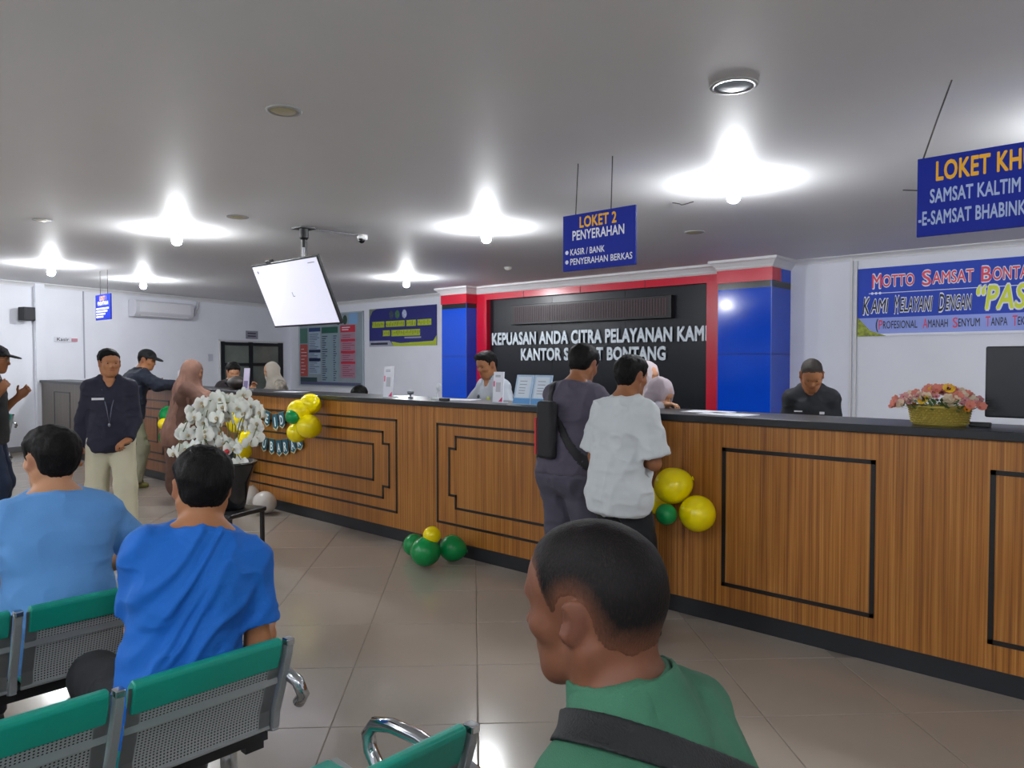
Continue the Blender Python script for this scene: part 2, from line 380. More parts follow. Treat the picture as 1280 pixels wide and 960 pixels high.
def torso_prims(J, i=0., w=0., female=False):
    b = J['b']; N, C, W, P = J['N'], J['C'], J['W'], J['P']; R0, R1, R2, R3 = J['R0'], J['R1'], J['R2'], J['R3']
    L = [el(P + R0 @ A(0, -.01, 0), (.155 * b + i + w * .6, .108 + i + w * .7, .12 + i), R0, k=.05),
         el(W, (.138 * b + i + w, .098 + i + w, .13 + i), R1, k=.06),
         el(C + R2 @ A(0, .0, -.01), (.152 * b + i + w * .7, .108 + i + w * .5, .17 + i), R2, k=.06),
         el(N + R3 @ A(0, -.008, -.115), (.165 * b + i + w * .3, .098 + i + w * .2, .10 + i), R3, k=.05)]
    for sg in (-1, 1):
        L.append(el(P + R0 @ A(sg * .075, -.04, -.055), (.085 + i, .085 + i, .09 + i), R0, k=.05))
        S = J['SR' if sg > 0 else 'SL']
        L.append(rc(N + R3 @ A(sg * .045, -.012, .0), S + R3 @ A(-sg * .03, 0, .008), .052 + i, .054 + i, k=.04))
        L.append(el(N + R3 @ A(sg * .085, -.06, -.16), (.07 + i, .05 + i, .10 + i), R3, k=.05))
        if female: L.append(el(N + R3 @ A(sg * .07, .085, -.19), (.06 + i, .05 + i, .06 + i), R3, k=.05))
    return L
def seatcut(J, L):
    if not J.get('seat'): return L
    return [dict(p, cut=(p['cut'] or []) + [(A(0, 0, J['seat']), A(0, 0, -1))]) for p in L]
def body_prims(S, J, h):
    L = seatcut(J, torso_prims(J, female=S.get('female'))); N, R3, H, RH = J['N'], J['R3'], J['H'], J['RH']
    T = lambda x, y, z: H + RH @ A(x, y, z)
    hs = S.get('hs', 1.0)
    nr = S.get('neck', .058)
    L.append(rc(N + R3 @ A(0, -.012, -.03), T(0, -.022, -.05), nr + .006, nr - .002, k=.03))
    for sg in (-1, 1):
        sn = 'R' if sg > 0 else 'L'
        L.append(rc(N + R3 @ A(sg * .025, -.02, .018), J['S' + sn] + R3 @ A(-sg * .05, -.01, .015), .036, .036, k=.04))
        L.append(rc(N + R3 @ A(sg * .015, .06, -.03), T(sg * .06, -.015, -.05), .016, .018, k=.03))
    # head
    def E(c, r, k=.02, sub=False, R=None): return el(T(*c), r, RH if R is None else RH @ R, k=k, sub=sub)
    def Cc(a, b, r1, r2, k=.015): return rc(T(*a), T(*b), r1, r2, k=k)
    L += [E((0, -.008, .030), (.076, .097, .086), .02), E((0, -.045, .005), (.066, .056, .072), .03), E((0, .04, .035), (.063, .052, .058), .03),
          E((0, .038, -.035), (.054, .056, .066), .03), E((0, .05, -.078), (.040, .040, .034), .025),
          Cc((-.030, .082, .018), (.030, .082, .018), .013, .013, .02), Cc((0, .086, .012), (0, .104, -.030), .009, .0125, .012),
          E((0, .104, -.034), (.013, .013, .010), .006), E((0, .066, -.100), (.021, .018, .015), .02),
          E((0, .083, -.062), (.024, .014, .012), .012), E((0, .089, -.057), (.020, .009, .0055), .004), E((0, .088, -.067), (.018, .009, .0065), .004)]
    for sg in (-1, 1):
        L += [Cc((sg * .050, -.005, -.055), (sg * .019, .062, -.098), .016, .013, .03), E((sg * .041, .058, -.025), (.021, .026, .018), .025),
              E((sg * .012, .096, -.037), (.0075, .010, .0075), .005)]
    for sg in (-1, 1): L.append(dict(E((sg * .033, .100, -.001), (.021, .017, .012), .014, True)))
    for sg in (-1, 1):
        L.append(E((sg * .032, .0745, -.001), (.0165, .0125, .0125), .004))
        Re = rotm(-sg * 30, -8, sg * 8)
        L.append(E((sg * .083, -.007, -.006), (.0085, .021, .034), .006, False, Re)); L.append(E((sg * .072, -.004, -.022), (.010, .013, .018), .012))
        L.append(E((sg * .096, .004, -.003), (.009, .012, .020), .006, True, Re))
    for q in (-.01,):
        L.append(dict(E((0, .099, -.0625), (.022, .012, .0012), .004, True)))
    for sn, sg in (('L', -1), ('R', 1)):
        Sh, El, Wr = J['S' + sn], J['E' + sn], J['W' + sn]; u = unit(El - Sh); v = unit(Wr - El); af = S.get('arm', 1.)
        L += [el(Sh + R3 @ A(0, 0, .002), (.056, .056, .056), k=.04), rc(Sh, El, .050 * af, .040 * af, k=.03), el(Sh + u * .13 + A(0, .008, 0), (.047 * af,) * 3, k=.04),
              rc(El, El + v * .08, .040 * af, .041 * af, k=.025), rc(El + v * .08, Wr, .041 * af, .026, k=.025)]
        L += hand_prims(Wr, J['hd' + sn], J['hn' + sn], sg, J['cu' + sn], h, .02)
        hp, K, An = J['h' + sn], J['K' + sn], J['A' + sn]; t = unit(An - K)
        L += seatcut(J, [rc(hp, K, .086, .056, k=.05)]) + [rc(K, An, .054, .036, k=.03), el(K + t * .12 - A(0, .02, 0) * 1, (.042, .046, .09), np.stack([A(1, 0, 0), np.cross(-t, A(1, 0, 0)), -t], 1), k=.04)]
        f = J['f' + sn]; L += [rc(An + A(0, 0, -.045) - f * .03, An + f * .12 + A(0, 0, -.058), .034, .026, k=.03)]
    return L
def hairline(y, style):
    xs = [-.12, -.075, -.050, -.038, -.030, -.014, .012, .021, .027, .034, .042, .052, .066, .08, .10]
    zs = [-.070, -.064, -.056, -.036, -.008, .024, .029, .012, -.006, -.008, .010, .036, .052, .062, .074]
    if style == 'buzz': zs = [-.060, -.056, -.048, -.034, -.008, .022, .027, .014, .004, .006, .024, .050, .062, .072, .085]
    return np.interp(y, xs, zs)
def person(S):
    h = S.get('h', .01); sc = S.get('height', 1.65) / 1.675; J = skeleton(S)
    # feet to the floor
    z = min(J['AL'][2], J['AR'][2]) - .085
    root = empty('person', (S['loc'][0], S['loc'][1], S.get('z0', 0)), math.atan2(-S['face'][0], S['face'][1]), S['label'], 'person', S.get('group'))
    N, R3, H, RH, P, R0 = J['N'], J['R3'], J['H'], J['RH'], J['P'], J['R0']
    T = lambda x, y, z: H + RH @ A(x, y, z)
    bp = body_prims(S, J, h)
    if S.get('cutlegs'): pass
    fb = Field(bp, h); v, q = fb.mesh(); v = smooth_mesh(v, q, 1, .35)
    hl = (v - H) @ RH                                             # head-local coordinates
    head = (np.linalg.norm(hl / A(.11, .13, .15), axis=1) < 1)
    lip = np.exp(-((hl[:, 0] / .02) ** 2 + ((hl[:, 2] + .062) / .009) ** 2) ** 2) * (hl[:, 1] > .07)
    ear = np.exp(-((np.abs(hl[:, 0]) - .085) / .012) ** 2 - ((hl[:, 2] + .01) / .03) ** 2) * .5 * head
    body = link_mesh('body', v, q, skin_mat(S.get('skin', 'mid')), root, sc, np.clip(lip * .9 * head + ear, 0, 1))
    vn = vnormals(v, q)
    # eyes, brows
    if S.get('eyes'):
        for sg in (-1, 1):
            e = MB(); c = T(sg * .032, .0755, -.001); M = Matrix(RH.tolist())
            e.ell(c * sc, (.0142 * sc, .0130 * sc, .0060 * sc), 14, 10, M); eo = e.build('eye', mat('eye_white', '#8f857d', .3), root, smooth=True)
            e = MB(); d = RH @ unit(A(sg * .03, 1, -.15)); e.ell((c + d * .0085) * sc, (.0072 * sc, .0056 * sc, .0054 * sc), 10, 8); e.build('iris', mat('iris_dark', '#1b0f0a', .15), eo, smooth=True)
            b = MB(); b.tube([T(sg * (.014 + .034 * t), .0935 - .012 * t * t, .0185 + .004 * math.sin(t * 3)) * sc for t in np.linspace(0, 1, 6)], [.0022 * sc, .0034 * sc, .0034 * sc, .003 * sc, .0025 * sc, .001 * sc], 6)
            b.build('eyebrow', mat('brow_black', '#120d0c', .8), root, smooth=True)
    # hair
    hs = S.get('hair')
    if hs:
        style, thick = hs[0], hs[1]; zb = hairline(hl[:, 1], style)
        mval = hl[:, 2] - zb
        mval = mval + (vnoise(hl * 150, 7) - .5) * .008 + (vnoise(hl * 60, 8) - .5) * .008
        er = np.sqrt(((hl[:, 1] + .004) / .030) ** 2 + ((hl[:, 2] + .008) / .037) ** 2 + np.clip((.074 - np.abs(hl[:, 0])) / .012, 0, 2) ** 2)
        mval = np.minimum(mval, (er - 1) * .03)
        mval = np.where(head, mval, -.05)
        if style == 'crop': mval += (vnoise(hl * 60) - .5) * .012
        keep = (mval[q] > -.012).all(1); qq = q[keep]; ids = np.unique(qq); mp_ = np.full(len(v), -1); mp_[ids] = np.arange(len(ids)); qq = mp_[qq]
        p = v[ids]; l = hl[ids]; m = mval[ids]
        edge = np.clip(m / (.028 if style != 'buzz' else .05), 0, 1) ** .8
        top = np.clip((l[:, 2] + .02) / .09, .0, 1)
        th = thick * (.3 + .7 * top)
        if style == 'buzz': amp = .0008
        else: amp = S.get('hairamp', .0045)
        nn = (vnoise(l * A(70, 70, 40), 3) - .5) * 2 * amp + (1 - np.abs(vnoise(l * A(120, 60, 50), 5) * 2 - 1) - .5) * amp * .8
        if style == 'side': th = th + .010 * np.clip(l[:, 0] / .05 * S.get('part', 1), -1, 1) * top + .006 * (l[:, 1] > .04) * top
        if style == 'full': th = th + .005 * np.clip(-l[:, 1] / .08, -1, 1)
        d = (th + nn * np.clip(edge * 1.2, 0, 1)) * edge + np.clip(m * .7, -.006, .0009)
        hm = S.get('hairmat') or hair_mat()
        dens = np.ones(len(ids))
        if style == 'buzz': dens = np.clip(edge * 1.0 * np.clip((l[:, 2] + .060) / .075, 0, 1) * 1.7, 0, 1)
        hv = p + vn[ids] * d[:, None]
        if style != 'buzz': hv = smooth_mesh(hv, qq, 1, .3)
        link_mesh('hair', hv, qq, hm, root, sc, dens)
    # clothing fields -------------------------------------------------
    out = dict(J=J, root=root, sc=sc, T=T)
    def finish(name, fld, m, fold=.004, seed=1, folds=None, sm=1, fr=(14, 14, 22), drape=0):
        vv, qq = fld.mesh(); vv = smooth_mesh(vv, qq, sm, .5); nn = vnormals(vv, qq)
        a = (1 - np.abs(vnoise(vv * A(*fr), seed) * 2 - 1)) ** 2; b = vnoise(vv * A(*fr) * 2.3, seed + 5)
        d = fold * (a * 1.4 - .5 + (b - .5) * .7)
        if folds:
            for (c0, dirn, across, rad, amp, frq) in folds:
                c0 = A(*c0); dirn = unit(dirn); across = unit(across); r = vv - c0; u = r @ across; w = r @ dirn
                env = np.exp(-(np.linalg.norm(r, axis=1) / rad) ** 2)
                ph = u * frq + .8 * (vnoise(np.stack([u * 9, w * 4, w * 0], 1), seed) - .5) * 2
                d = d + amp * env * ((.5 + .5 * np.cos(ph * 2 * math.pi)) ** 3 - .25)
        if drape:
            an = np.arctan2(vv[:, 0] - N[0], vv[:, 1] - N[1]); ph = an * 7 + 1.6 * vnoise(vv * A(3, 3, 2.2), seed + 2) * 2
            d = d + drape * (np.cos(ph) + .5 * np.cos(ph * 2.3 + 1)) * np.clip((H[2] - .02 - vv[:, 2]) / .15, 0, 1)
        vv = vv + nn * d[:, None]
        return link_mesh(name, vv, qq, m, root, sc)
    def extr(t): return S.get(t)
    top = S.get('top')
    if top:
        i = top.get('i', .012); w = top.get('w', .015); b = J['b']; hem = top.get('hem', -.09)
        L = torso_prims(J, i, w, S.get('female'))
        L.append(rc(N + R3 @ A(0, -.010, -.05), N + R3 @ A(0, -.006, .015), .086, .077, k=.045))
        if hem < -.02 or top.get('skirt'): L.append(rc(J['W'], P + R0 @ A(0, -.005, min(hem, -.02)), .105 + i + w, .118 + i + w, k=.06)); 
        for sg in (-1, 1): L.append(rc(J['W'] + R0 @ A(sg * .05 * b, 0, 0), P + R0 @ A(sg * .065 * b, -.01, min(hem, 0)), .085 + i + w * .8, .095 + i + w * .6, k=.05))
        if hem < -.05: L.append(el(P + R0 @ A(0, -.01, -.05), (.158 * b + i + w * .8, .112 + i + w * .6, .14), R0, k=.05))
        L = [dict(p, cut=(p['cut'] or []) + [(P + R0 @ A(0, 0, hem), R0 @ A(0, 0, -1)), (N + R3 @ A(0, -.005, .050), R3 @ A(0, -.08, .99)) if top.get('collar') else (N + R3 @ A(0, -.005, .034), R3 @ A(0, -.30, .95))]) for p in L]
        L = seatcut(J, L)
        sl = top.get('sleeve', .62)
        for sn, sg in (('L', -1), ('R', 1)):
            Sh, El, Wr = J['S' + sn], J['E' + sn], J['W' + sn]; u = unit(El - Sh); v2 = unit(Wr - El); lo = top.get('loose', .014)
            L.append(el(Sh + R3 @ A(-sg * .005, 0, 0), (.060 + i * .6,) * 3, k=.05))
            if sl <= 1:
                e = Sh + u * .285 * sl
                L.append(rc(Sh, e + u * .02, .055 + lo * .5, .050 + lo * 1.2, k=.03, cut=[(e, u)]))
                L.append(rc(e - u * .03, e + u * .05, .043 + lo * .6, .043 + lo * .9, k=.004, sub=True))
            else:
                e = Wr - v2 * .01
                L += [rc(Sh, El, .056 + lo * .6, .047 + lo, k=.045), rc(El, e + v2 * .02, .047 + lo, .032 + lo * .8, k=.03, cut=[(e, v2)])]
        # neck hole
        L.append(rc(N + R3 @ A(0, -.002, .0), N + R3 @ A(0, .006, .10), .064, .078, k=.006, sub=True)); L.append(rc(N + R3 @ A(0, .03, .0), N + R3 @ A(0, .04, .10), .050, .07, k=.006, sub=True))
        if top.get('open'): L.append(rc(N + R3 @ A(0, .07, .03), N + R3 @ A(0, .13, -.08), .045, .012, k=.008, sub=True))
        ft = Field(L, h); 
        folds = top.get('folds')
        shirt = finish(top.get('name', 'shirt'), ft, top['m'], top.get('fold', .004), S.get('seed', 1), folds, fr=top.get('fr', (12, 12, 16)))
        out['ft'] = ft
        if top.get('collar'):
            cm = top.get('cm', top['m']); a = N + R3 @ A(0, -.010, -.045); c = N + R3 @ A(0, -.010, .070); ax = R3 @ A(0, -.12, .99); ax = unit(ax)
            fc = Field([rc(a, c, .106, .077, k=.01, cut=[(c - ax * .008, ax), (a + ax * .0, -ax)]), rc(a - ax * .02, c + ax * .02, .094, .067, k=.003, sub=True)], min(h, .006))
            fx = np.maximum(-fc.plane(N + R3 @ A(0, .035, 0), R3 @ A(.75, -1, 0)), -fc.plane(N + R3 @ A(0, .035, 0), R3 @ A(-.75, -1, 0)))
            fc.f = np.maximum(fc.f, np.minimum(-fc.plane(N + R3 @ A(0, .02, 0), R3 @ A(.8, -1, 0)), -fc.plane(N + R3 @ A(0, .02, 0), R3 @ A(-.8, -1, 0))))
            vv, qq = fc.mesh(); link_mesh('collar', smooth_mesh(vv, qq, 1, .5), qq, cm, root, sc)
        for (nm, pt, nrm, wid, th, m, half) in S.get('straps', []):
            x = ft.f - th; pl = ft.plane(P * 0 + A(*pt), unit(nrm)); f2 = Field.__new__(Field); f2.h = ft.h; f2.lo = ft.lo; f2.n = ft.n
            f2.f = np.maximum(np.maximum(x, np.abs(pl) - wid / 2), -(ft.f + .004)).astype(np.float32)
            if half: 
                for hp_, hn_ in half: f2.f = np.maximum(f2.f, ft.plane(hp_, hn_))
            vv, qq = f2.mesh(); link_mesh(nm, smooth_mesh(vv, qq, 1, .4), qq, m, root, sc)
    bot = S.get('bottom')
    if bot:
        i = bot.get('i', .014); L0 = []; L = [el(P + R0 @ A(0, -.01, -.02), (.145 * J['b'] + i, .100 + i, .12), R0, k=.05)]
        for sn, sg in (('L', -1), ('R', 1)):
            hp, K, An = J['h' + sn], J['K' + sn], J['A' + sn]; t = unit(An - K); e = An - t * .02; lw = bot.get('leg', .0)
            L += [el(P + R0 @ A(sg * .075, -.04, -.055), (.085 + i, .085 + i, .09 + i), R0, k=.05), rc(hp, K, .088 + i, .062 + i + lw, k=.05)]; L0 += [rc(K, e + t * .02, .062 + i + lw, .046 + i + lw, k=.03, cut=[(e + t * .03, t)])]
        L = seatcut(J, L) + L0
        L = [dict(p, cut=(p['cut'] or []) + [(P + R0 @ A(0, 0, .10), R0 @ A(0, 0, 1))]) for p in L]
        if S.get('skirt'): L.append(rc(P, A(P[0], P[1], .25), .17, .21, k=.06, cut=[(A(0, 0, .1), A(0, 0, -1))]))
        finish('trousers' if not S.get('skirt') else 'skirt', Field(L, h), bot['m'], bot.get('fold', .005), S.get('seed', 1) + 9, fr=(12, 12, 10))
    if S.get('shoes'):
        for sn in 'LR':
            An, f = J['A' + sn], J['f' + sn]; s_ = np.cross(f, A(0, 0, 1))
            L = [rc(An + A(0, 0, -.04) - f * .035, An + A(0, 0, -.055) + f * .13, .043, .032, k=.03), rc(An, An + A(0, 0, -.03), .043, .045, k=.03)]
            L = [dict(p, cut=[(An + A(0, 0, -.083), A(0, 0, -1)), (An + A(0, 0, .01), A(0, 0, 1))]) for p in L]
            vv, qq = Field(L, min(h, .008)).mesh(); link_mesh('shoe', smooth_mesh(vv, qq, 1, .4), qq, S['shoes'], root, sc)
    if S.get('cap'):
        cm = S['cap']; L = [el(T(0, -.008, .04), (.087, .110, .088), RH, k=.01, cut=[(T(0, 0, .028), -(RH @ A(0, .12, 1)))]), el(T(0, .125, .036), (.068, .075, .012), RH @ rotm(0, 10, 0), k=.01)]
        fc = Field(L, min(h, .006)); vv, qq = fc.mesh(); link_mesh('cap', smooth_mesh(vv, qq, 1, .4), qq, cm, root, sc)
        if S.get('capmark'):
            m_ = MB(); m_.box((-.03, -.0, -.006), (.03, .004, .006)); o = m_.build('cap_mark', mat('mark_white', '#d8d8d8', .6), root)
            cc = T(S['capmark'] * .084, -.01, .055) * sc; o.location = cc; o.rotation_euler = (0, 0, math.atan2(RH[1, 0], RH[0, 0]) + math.pi / 2)
    hj = S.get('hijab')
    if hj:
        L = [el(T(0, -.014, .022), (.093, .114, .108), RH, k=.02), el(T(0, .018, -.05), (.080, .092, .098), RH, k=.05), rc(T(0, -.01, -.07), N + R3 @ A(0, 0, -.05), .092, .12, k=.06),
             el(N + R3 @ A(0, -.0, -.10), (.185, .125, .13), R3, k=.07)]
        if S.get('long'):
            for f_ in S['long']: L.append(f_)
        L += [dict(el(T(0, .112, -.020), (.050, .062, .066), RH, k=.012), sub=True)]
        fh = Field(L, min(h, .007))
        finish('hijab', fh, hj, S.get('hfold', .006), S.get('seed', 1) + 3, fr=S.get('hfr', (16, 16, 9)), sm=1, drape=S.get('drape', .003))
    return out
# ---------------------------------------------------------------- room
WALL = mat('wall_paint', '#e0e2ea', .55, var=.03, vscale=1.5)
CEIL = mat('ceiling_paint', '#dfdfe0', .55, var=.03, vscale=.6, spec=.3)
TRIMW = mat('trim_white', '#d6d6d8', .5)
GROUT = mat('grout', '#7d746b', .8)
PTS = [(-16.45, 9.84), (5.0, 9.84), (5.0, -4.5), (-11.9, -4.5)]
LW0 = Vector((-14.40, 3.37, 0)); LWd = (Vector((-16.45, 9.84, 0)) - LW0).normalized(); LWn = Vector((LWd.y, -LWd.x, 0)); LWa = math.atan2(LWd.y, LWd.x)
CF = 3.96                                   # plane of the counter front
def structure(o): o['kind'] = 'structure'; return o
def wall(name, a, b, m=WALL, z0=0, z1=CZ, t=.12):
    a = Vector((*a, 0)); b = Vector((*b, 0)); d = (b - a); L = d.length; o = MB().box((0, 0, z0), (L, t, z1)).build(name, m)
    o.location = a; o.rotation_euler = (0, 0, math.atan2(d.y, d.x)); return structure(o)
P0 = LW0 + LWd * ((-4.5 - LW0.y) / LWd.y); P1 = LW0 + LWd * ((9.84 - LW0.y) / LWd.y)
wall('wall_back', (P1.x - .2, 9.84), (5.2, 9.84)); wall('wall_right', (5.0, 9.96), (5.0, -4.6))
w_ = wall('wall_left', (P0.x - .05, P0.y), (P1.x, P1.y)); wall('wall_front', (5.1, -4.5), (P0.x - .1, -4.5))
structure(MB().prism([(P0.x - .3, -4.7), (5.2, -4.7), (5.2, 10), (P1.x - .3, 10)], CZ, CZ + .1).build('ceiling', CEIL))
floor = structure(MB().prism([(P0.x - .3, -4.7), (5.2, -4.7), (5.2, 10), (P1.x - .3, 10)], -.12, -.004).build('floor', GROUT))
# floor tiles, laid 44 degrees to the counter
TILE = mat('glazed_tile', '#a2998f', .16, var=.05, vscale=1.2, spec=.5)
ta = math.pi / 2 - TH + math.radians(-2.9) * -1 * -1
ty = Vector((*cdir(math.sin(math.radians(-2.9)), math.cos(math.radians(-2.9))), 0)); tx = Vector((ty.y, -ty.x, 0)); TS = .605
ax_ = cw((596 - 640) / F * 3.68, 3.68)
me = MB(); g = .0016; b_ = .003; s_ = TS
me.box((g, g, -.012), (s_ - g, s_ - g, -.0015)).add([(g, g, -.0015), (s_ - g, g, -.0015), (s_ - g, s_ - g, -.0015), (g, s_ - g, -.0015), (g + b_, g + b_, 0), (s_ - g - b_, g + b_, 0), (s_ - g - b_, s_ - g - b_, 0), (g + b_, s_ - g - b_, 0)],
    [(4, 5, 6, 7), (0, 1, 5, 4), (1, 2, 6, 5), (2, 3, 7, 6), (3, 0, 4, 7)])
proto = me.build('tile', TILE, floor)
cells = []
rt_ = random.Random(4)
for i in range(-34, 24):
    for j in range(-20, 40):
        o_ = ax_ + tx * (i * TS) + ty * (j * TS); c = o_ + (tx + ty) * TS / 2
        rr = TS * .75
        if c.y > CF + .25 or c.y < -4.2 or c.x > 4.7: continue
        if (c - LW0).dot(LWn) < .40: continue
        rel = Vector((c.x, c.y)); D = c.dot(FW); X = c.dot(RT)
        vis = D > 1.2 and abs(X / D) < .78
        cells.append((0 if vis else 1, D if vis else c.length, o_))
cells.sort(key=lambda t: t[:2])
R_ = Matrix(((tx.x, ty.x, 0), (tx.y, ty.y, 0), (0, 0, 1))).to_euler()
big = MB()
for k, (v_, D, o_) in enumerate(cells):
    if k < 300:
        t_ = proto if k == 0 else proto.copy()
        if k: COL.objects.link(t_); t_.parent = floor
        t_.location = (o_.x, o_.y, rt_.uniform(-.0004, .0004)); t_.rotation_euler = R_
    else:
        M_ = Matrix.Translation(o_) @ R_.to_matrix().to_4x4()
        big.add([M_ @ Vector(v) for v in me.v], me.f)
if big.v: bo = big.build('tile_field', TILE, floor); bo['kind'] = 'stuff'
# ceiling trims
def cornice(name, a, b, s=.07):
    a = Vector(a); b = Vector(b); d = (b - a).normalized(); n = Vector((d.y, -d.x, 0)) * -1
    prof = [(0, 0), (s, 0), (s, -.012), (s * .75, -.02), (s * .45, -s * .5), (.018, -s * .8), (.018, -s), (0, -s)]
    m = MB(); vs = []
    for q in (a, b):
        for (u, z) in prof: vs.append((q.x + n.x * -u, q.y + n.y * -u, CZ + z))
    k = len(prof); m.add(vs, [tuple(range(k))[::-1], tuple(range(k, 2 * k))] + [(i, (i + 1) % k, k + (i + 1) % k, k + i) for i in range(k)])
    return structure(m.build(name, TRIMW))
cornice('trim_1', (P1.x, 9.84, 0), (-10.28, 9.84, 0)); cornice('trim_2', (-4.08, 9.84, 0), (4.9, 9.84, 0)); cornice('trim_3', (P0.x, P0.y, 0), (P1.x, P1.y, 0))
# vertical wall panel strips and pipe
structure(bx('trim_4', (-3.30, 9.815, 0), (-3.27, 9.84, CZ), TRIMW)); structure(bx('trim_5', (-3.24, 9.80, 0), (-3.21, 9.84, CZ - .08), TRIMW))
def on_left(y, z, off=0.):
    t = (y - LW0.y) / LWd.y; p = LW0 + LWd * t + LWn * off; return Vector((p.x, p.y, z))
def lbox(name, y0, y1, z0, z1, t, m, parent=None, off=0., bevel=0):     # a box against the left wall; local frame: x along the wall, y out of it
    a = on_left(y0, 0, off); L = (on_left(y1, 0, off) - a).length; o = MB().box((0, -t, z0), (L, 0, z1)).build(name, m, parent, bevel)
    o.location = a; o.rotation_euler = (0, 0, LWa); return o
structure(lbox('trim_6', 3.87, 4.02, 0, CZ, .06, WALL)); structure(lbox('trim_7', 4.72, 4.74, 1.2, CZ, .006, mat('seam_grey', '#a9aab6', .6)))
structure(lbox('baseboard_left', -4.4, 3.87, 0, .09, .015, mat('skirting_grey', '#6c6a6c', .5)))

# partition window in the left wall
BLKF = mat('black_aluminium', '#101216', .4)
wf = Vector(on_left(7.72, 0)); Lw = (on_left(9.55, 0) - wf).length
win = empty('window_1', wf, LWa); win['kind'] = 'structure'
m_ = MB(); m_.box((-.03, -.03, .5), (0, 0, 1.98)).box((Lw, -.03, .5), (Lw + .03, 0, 1.98)).box((-.03, -.03, 1.95), (Lw + .03, 0, 1.98)); m_.build('window_casing', TRIMW, win)
m_ = MB()
for x in (0, Lw * .435, Lw * .93): m_.box((x, -.05, .5), (x + .10, -.005, 1.94))
m_.box((Lw - .06, -.05, .5), (Lw, -.005, 1.94))
for z in (.5, 1.40, 1.86): m_.box((0, -.045, z), (Lw, -.005, z + .07))
m_.build('window_frame', BLKF, win)
PANE = mat('tinted_pane', '#6a7068', .12, var=.25, vscale=1.6, spec=.6)
for (x0, x1) in ((.10, Lw * .435), (Lw * .435 + .10, Lw * .93)):
    for (z0, z1) in ((.57, 1.40), (1.47, 1.86)): bx('pane', (x0, -.02, z0), (x1, -.012, z1), PANE, win)

# ---------------------------------------------------------------- light bulbs: the room's own, then unseen ones added to brighten it
BULB = mat('bulb_glow', (.94, .97, 1.0), .4, emit=BULB_STRENGTH)
WHP = mat('white_plastic', '#d2d0cb', .45)
def bulb(x, y, label, inframe=True):
    o = empty('ceiling_bulb', (x, y, CZ), 0, label, 'light bulb', 'bare bulbs on the ceiling')
    MB().lathe([(.0, 0), (.055, 0), (.055, -.012), (.036, -.03), (.03, -.05), (0, -.05)], 20).build('socket', WHP, o, smooth=True)
    MB().lathe([(0, -.05), (.02, -.05), (.042, -.075), (.05, -.105), (.042, -.135), (.02, -.152), (0, -.155)], 14).build('bulb', BULB, o, smooth=True)
for x, y, l in [(-2.606, 5.252, 'bright round ceiling bulb between the two big blue hanging signs'), (-7.681, 3.322, 'bright ceiling bulb left of the ceiling-hung screen, largest on the left side'),
                (-5.275, 5.341, 'glowing ceiling bulb between the hung screen and the small blue hanging sign'), (-9.346, 7.659, 'small glowing ceiling bulb above the yellow-lettered blue banner'),
                (-11.683, 3.329, 'small glowing ceiling bulb nearest the left edge, above the wall speaker'), (-12.674, 4.93, 'small glowing ceiling bulb above the wall air conditioner'),
                (-.25, 5.25, 'ceiling bulb lighting the right end of the counter')]:
    bulb(x, y, l)
for x, y, l in [(2.6, 5.2, 'added unseen fill bulb beyond the right end of the counter, past the black monitor'), (-5.0, -.7, 'ceiling bulb left of the camera over the rows of benches'), (-.6, -.9, 'added unseen fill bulb almost straight above the camera, just behind it'),
                (2.6, -.4, 'added unseen fill bulb to the right of the camera over the empty floor'), (-9.5, -.9, 'added unseen fill bulb far to the left near the left wall'), (-3, -3.3, 'added unseen fill bulb behind the camera nearest the middle of the rear wall'),
                (2, -3.3, 'added unseen fill bulb behind the camera near the right rear corner'), (-7.5, -3.3, 'added unseen fill bulb behind the camera near the left rear corner')]:
    bulb(x, y, l)  # unseen bulbs added for room brightness; the bench one is set by balloon shadows
# unlit round fittings and holes
LENS = mat('dull_lens', '#b3aa82', .4); LENSB = mat('bluish_lens', '#a4b2ba', .45)
def downlight(x, y, r, label, m, deep=False):
    o = empty('round_downlight', (x, y, CZ), 0, label, 'ceiling light', 'unlit round ceiling fittings')
    MB().lathe([(r * .78, -.004), (r * .8, -.008), (r * .97, -.006), (r, 0), (r * .78, 0)], 32).build('trim_ring', mat('ring_grey', '#9a9a98', .35), o, smooth=True)
    MB().lathe([(0, -.010), (r * .5, -.009), (r * .79, -.004), (r * .79, 0)], 32).build('lens', m, o, smooth=True)
downlight(-1.701, 3.419, .115, 'large unlit round downlight with grey ring above the counter on the right', LENSB)
downlight(-3.617, 2.139, .095, 'unlit round downlight with cream lens in the upper left ceiling', LENS)
downlight(-6.568, 3.40, .10, 'small flat unlit downlight right of the brightest left bulb', LENS)
downlight(-8.064, 2.232, .085, 'small unlit ceiling fitting near the left edge of the ceiling', LENS)
downlight(-3.889, 6.976, .10, 'flat unlit round fitting above the right end of the black wall', LENS)
WIRE = mat('wire_black', '#1a1a1c', .5)
def cwire(x, y, L, a, label):
    m = MB(); pts = [(L * t * math.cos(a) + .02 * math.sin(t * 7), L * t * math.sin(a), -.006 - .02 * math.sin(t * 3.1)) for t in np.linspace(0, 1, 12)]
    m.tube(pts, .004, 6); o = m.build('loose_wire', WIRE, None, smooth=True, loc=(x, y, CZ)); tag(o, label, 'wire')
cwire(-3.30, 5.55, .16, .5, 'short loose wire curl sticking out of the ceiling left of the brightest bulb')
cwire(-1.75, 6.35, .28, .2, 'thin loose wire lying along the ceiling beside the big right hanging sign')
o = MB().lathe([(0, -.045), (.035, -.04), (.05, -.02), (.055, 0), (0, 0)], 20).build('smoke_detector', WHP, None, smooth=True, loc=(-7.26, 7.784, CZ)); tag(o, 'small white round smoke detector on the ceiling above the black wall', 'smoke detector')

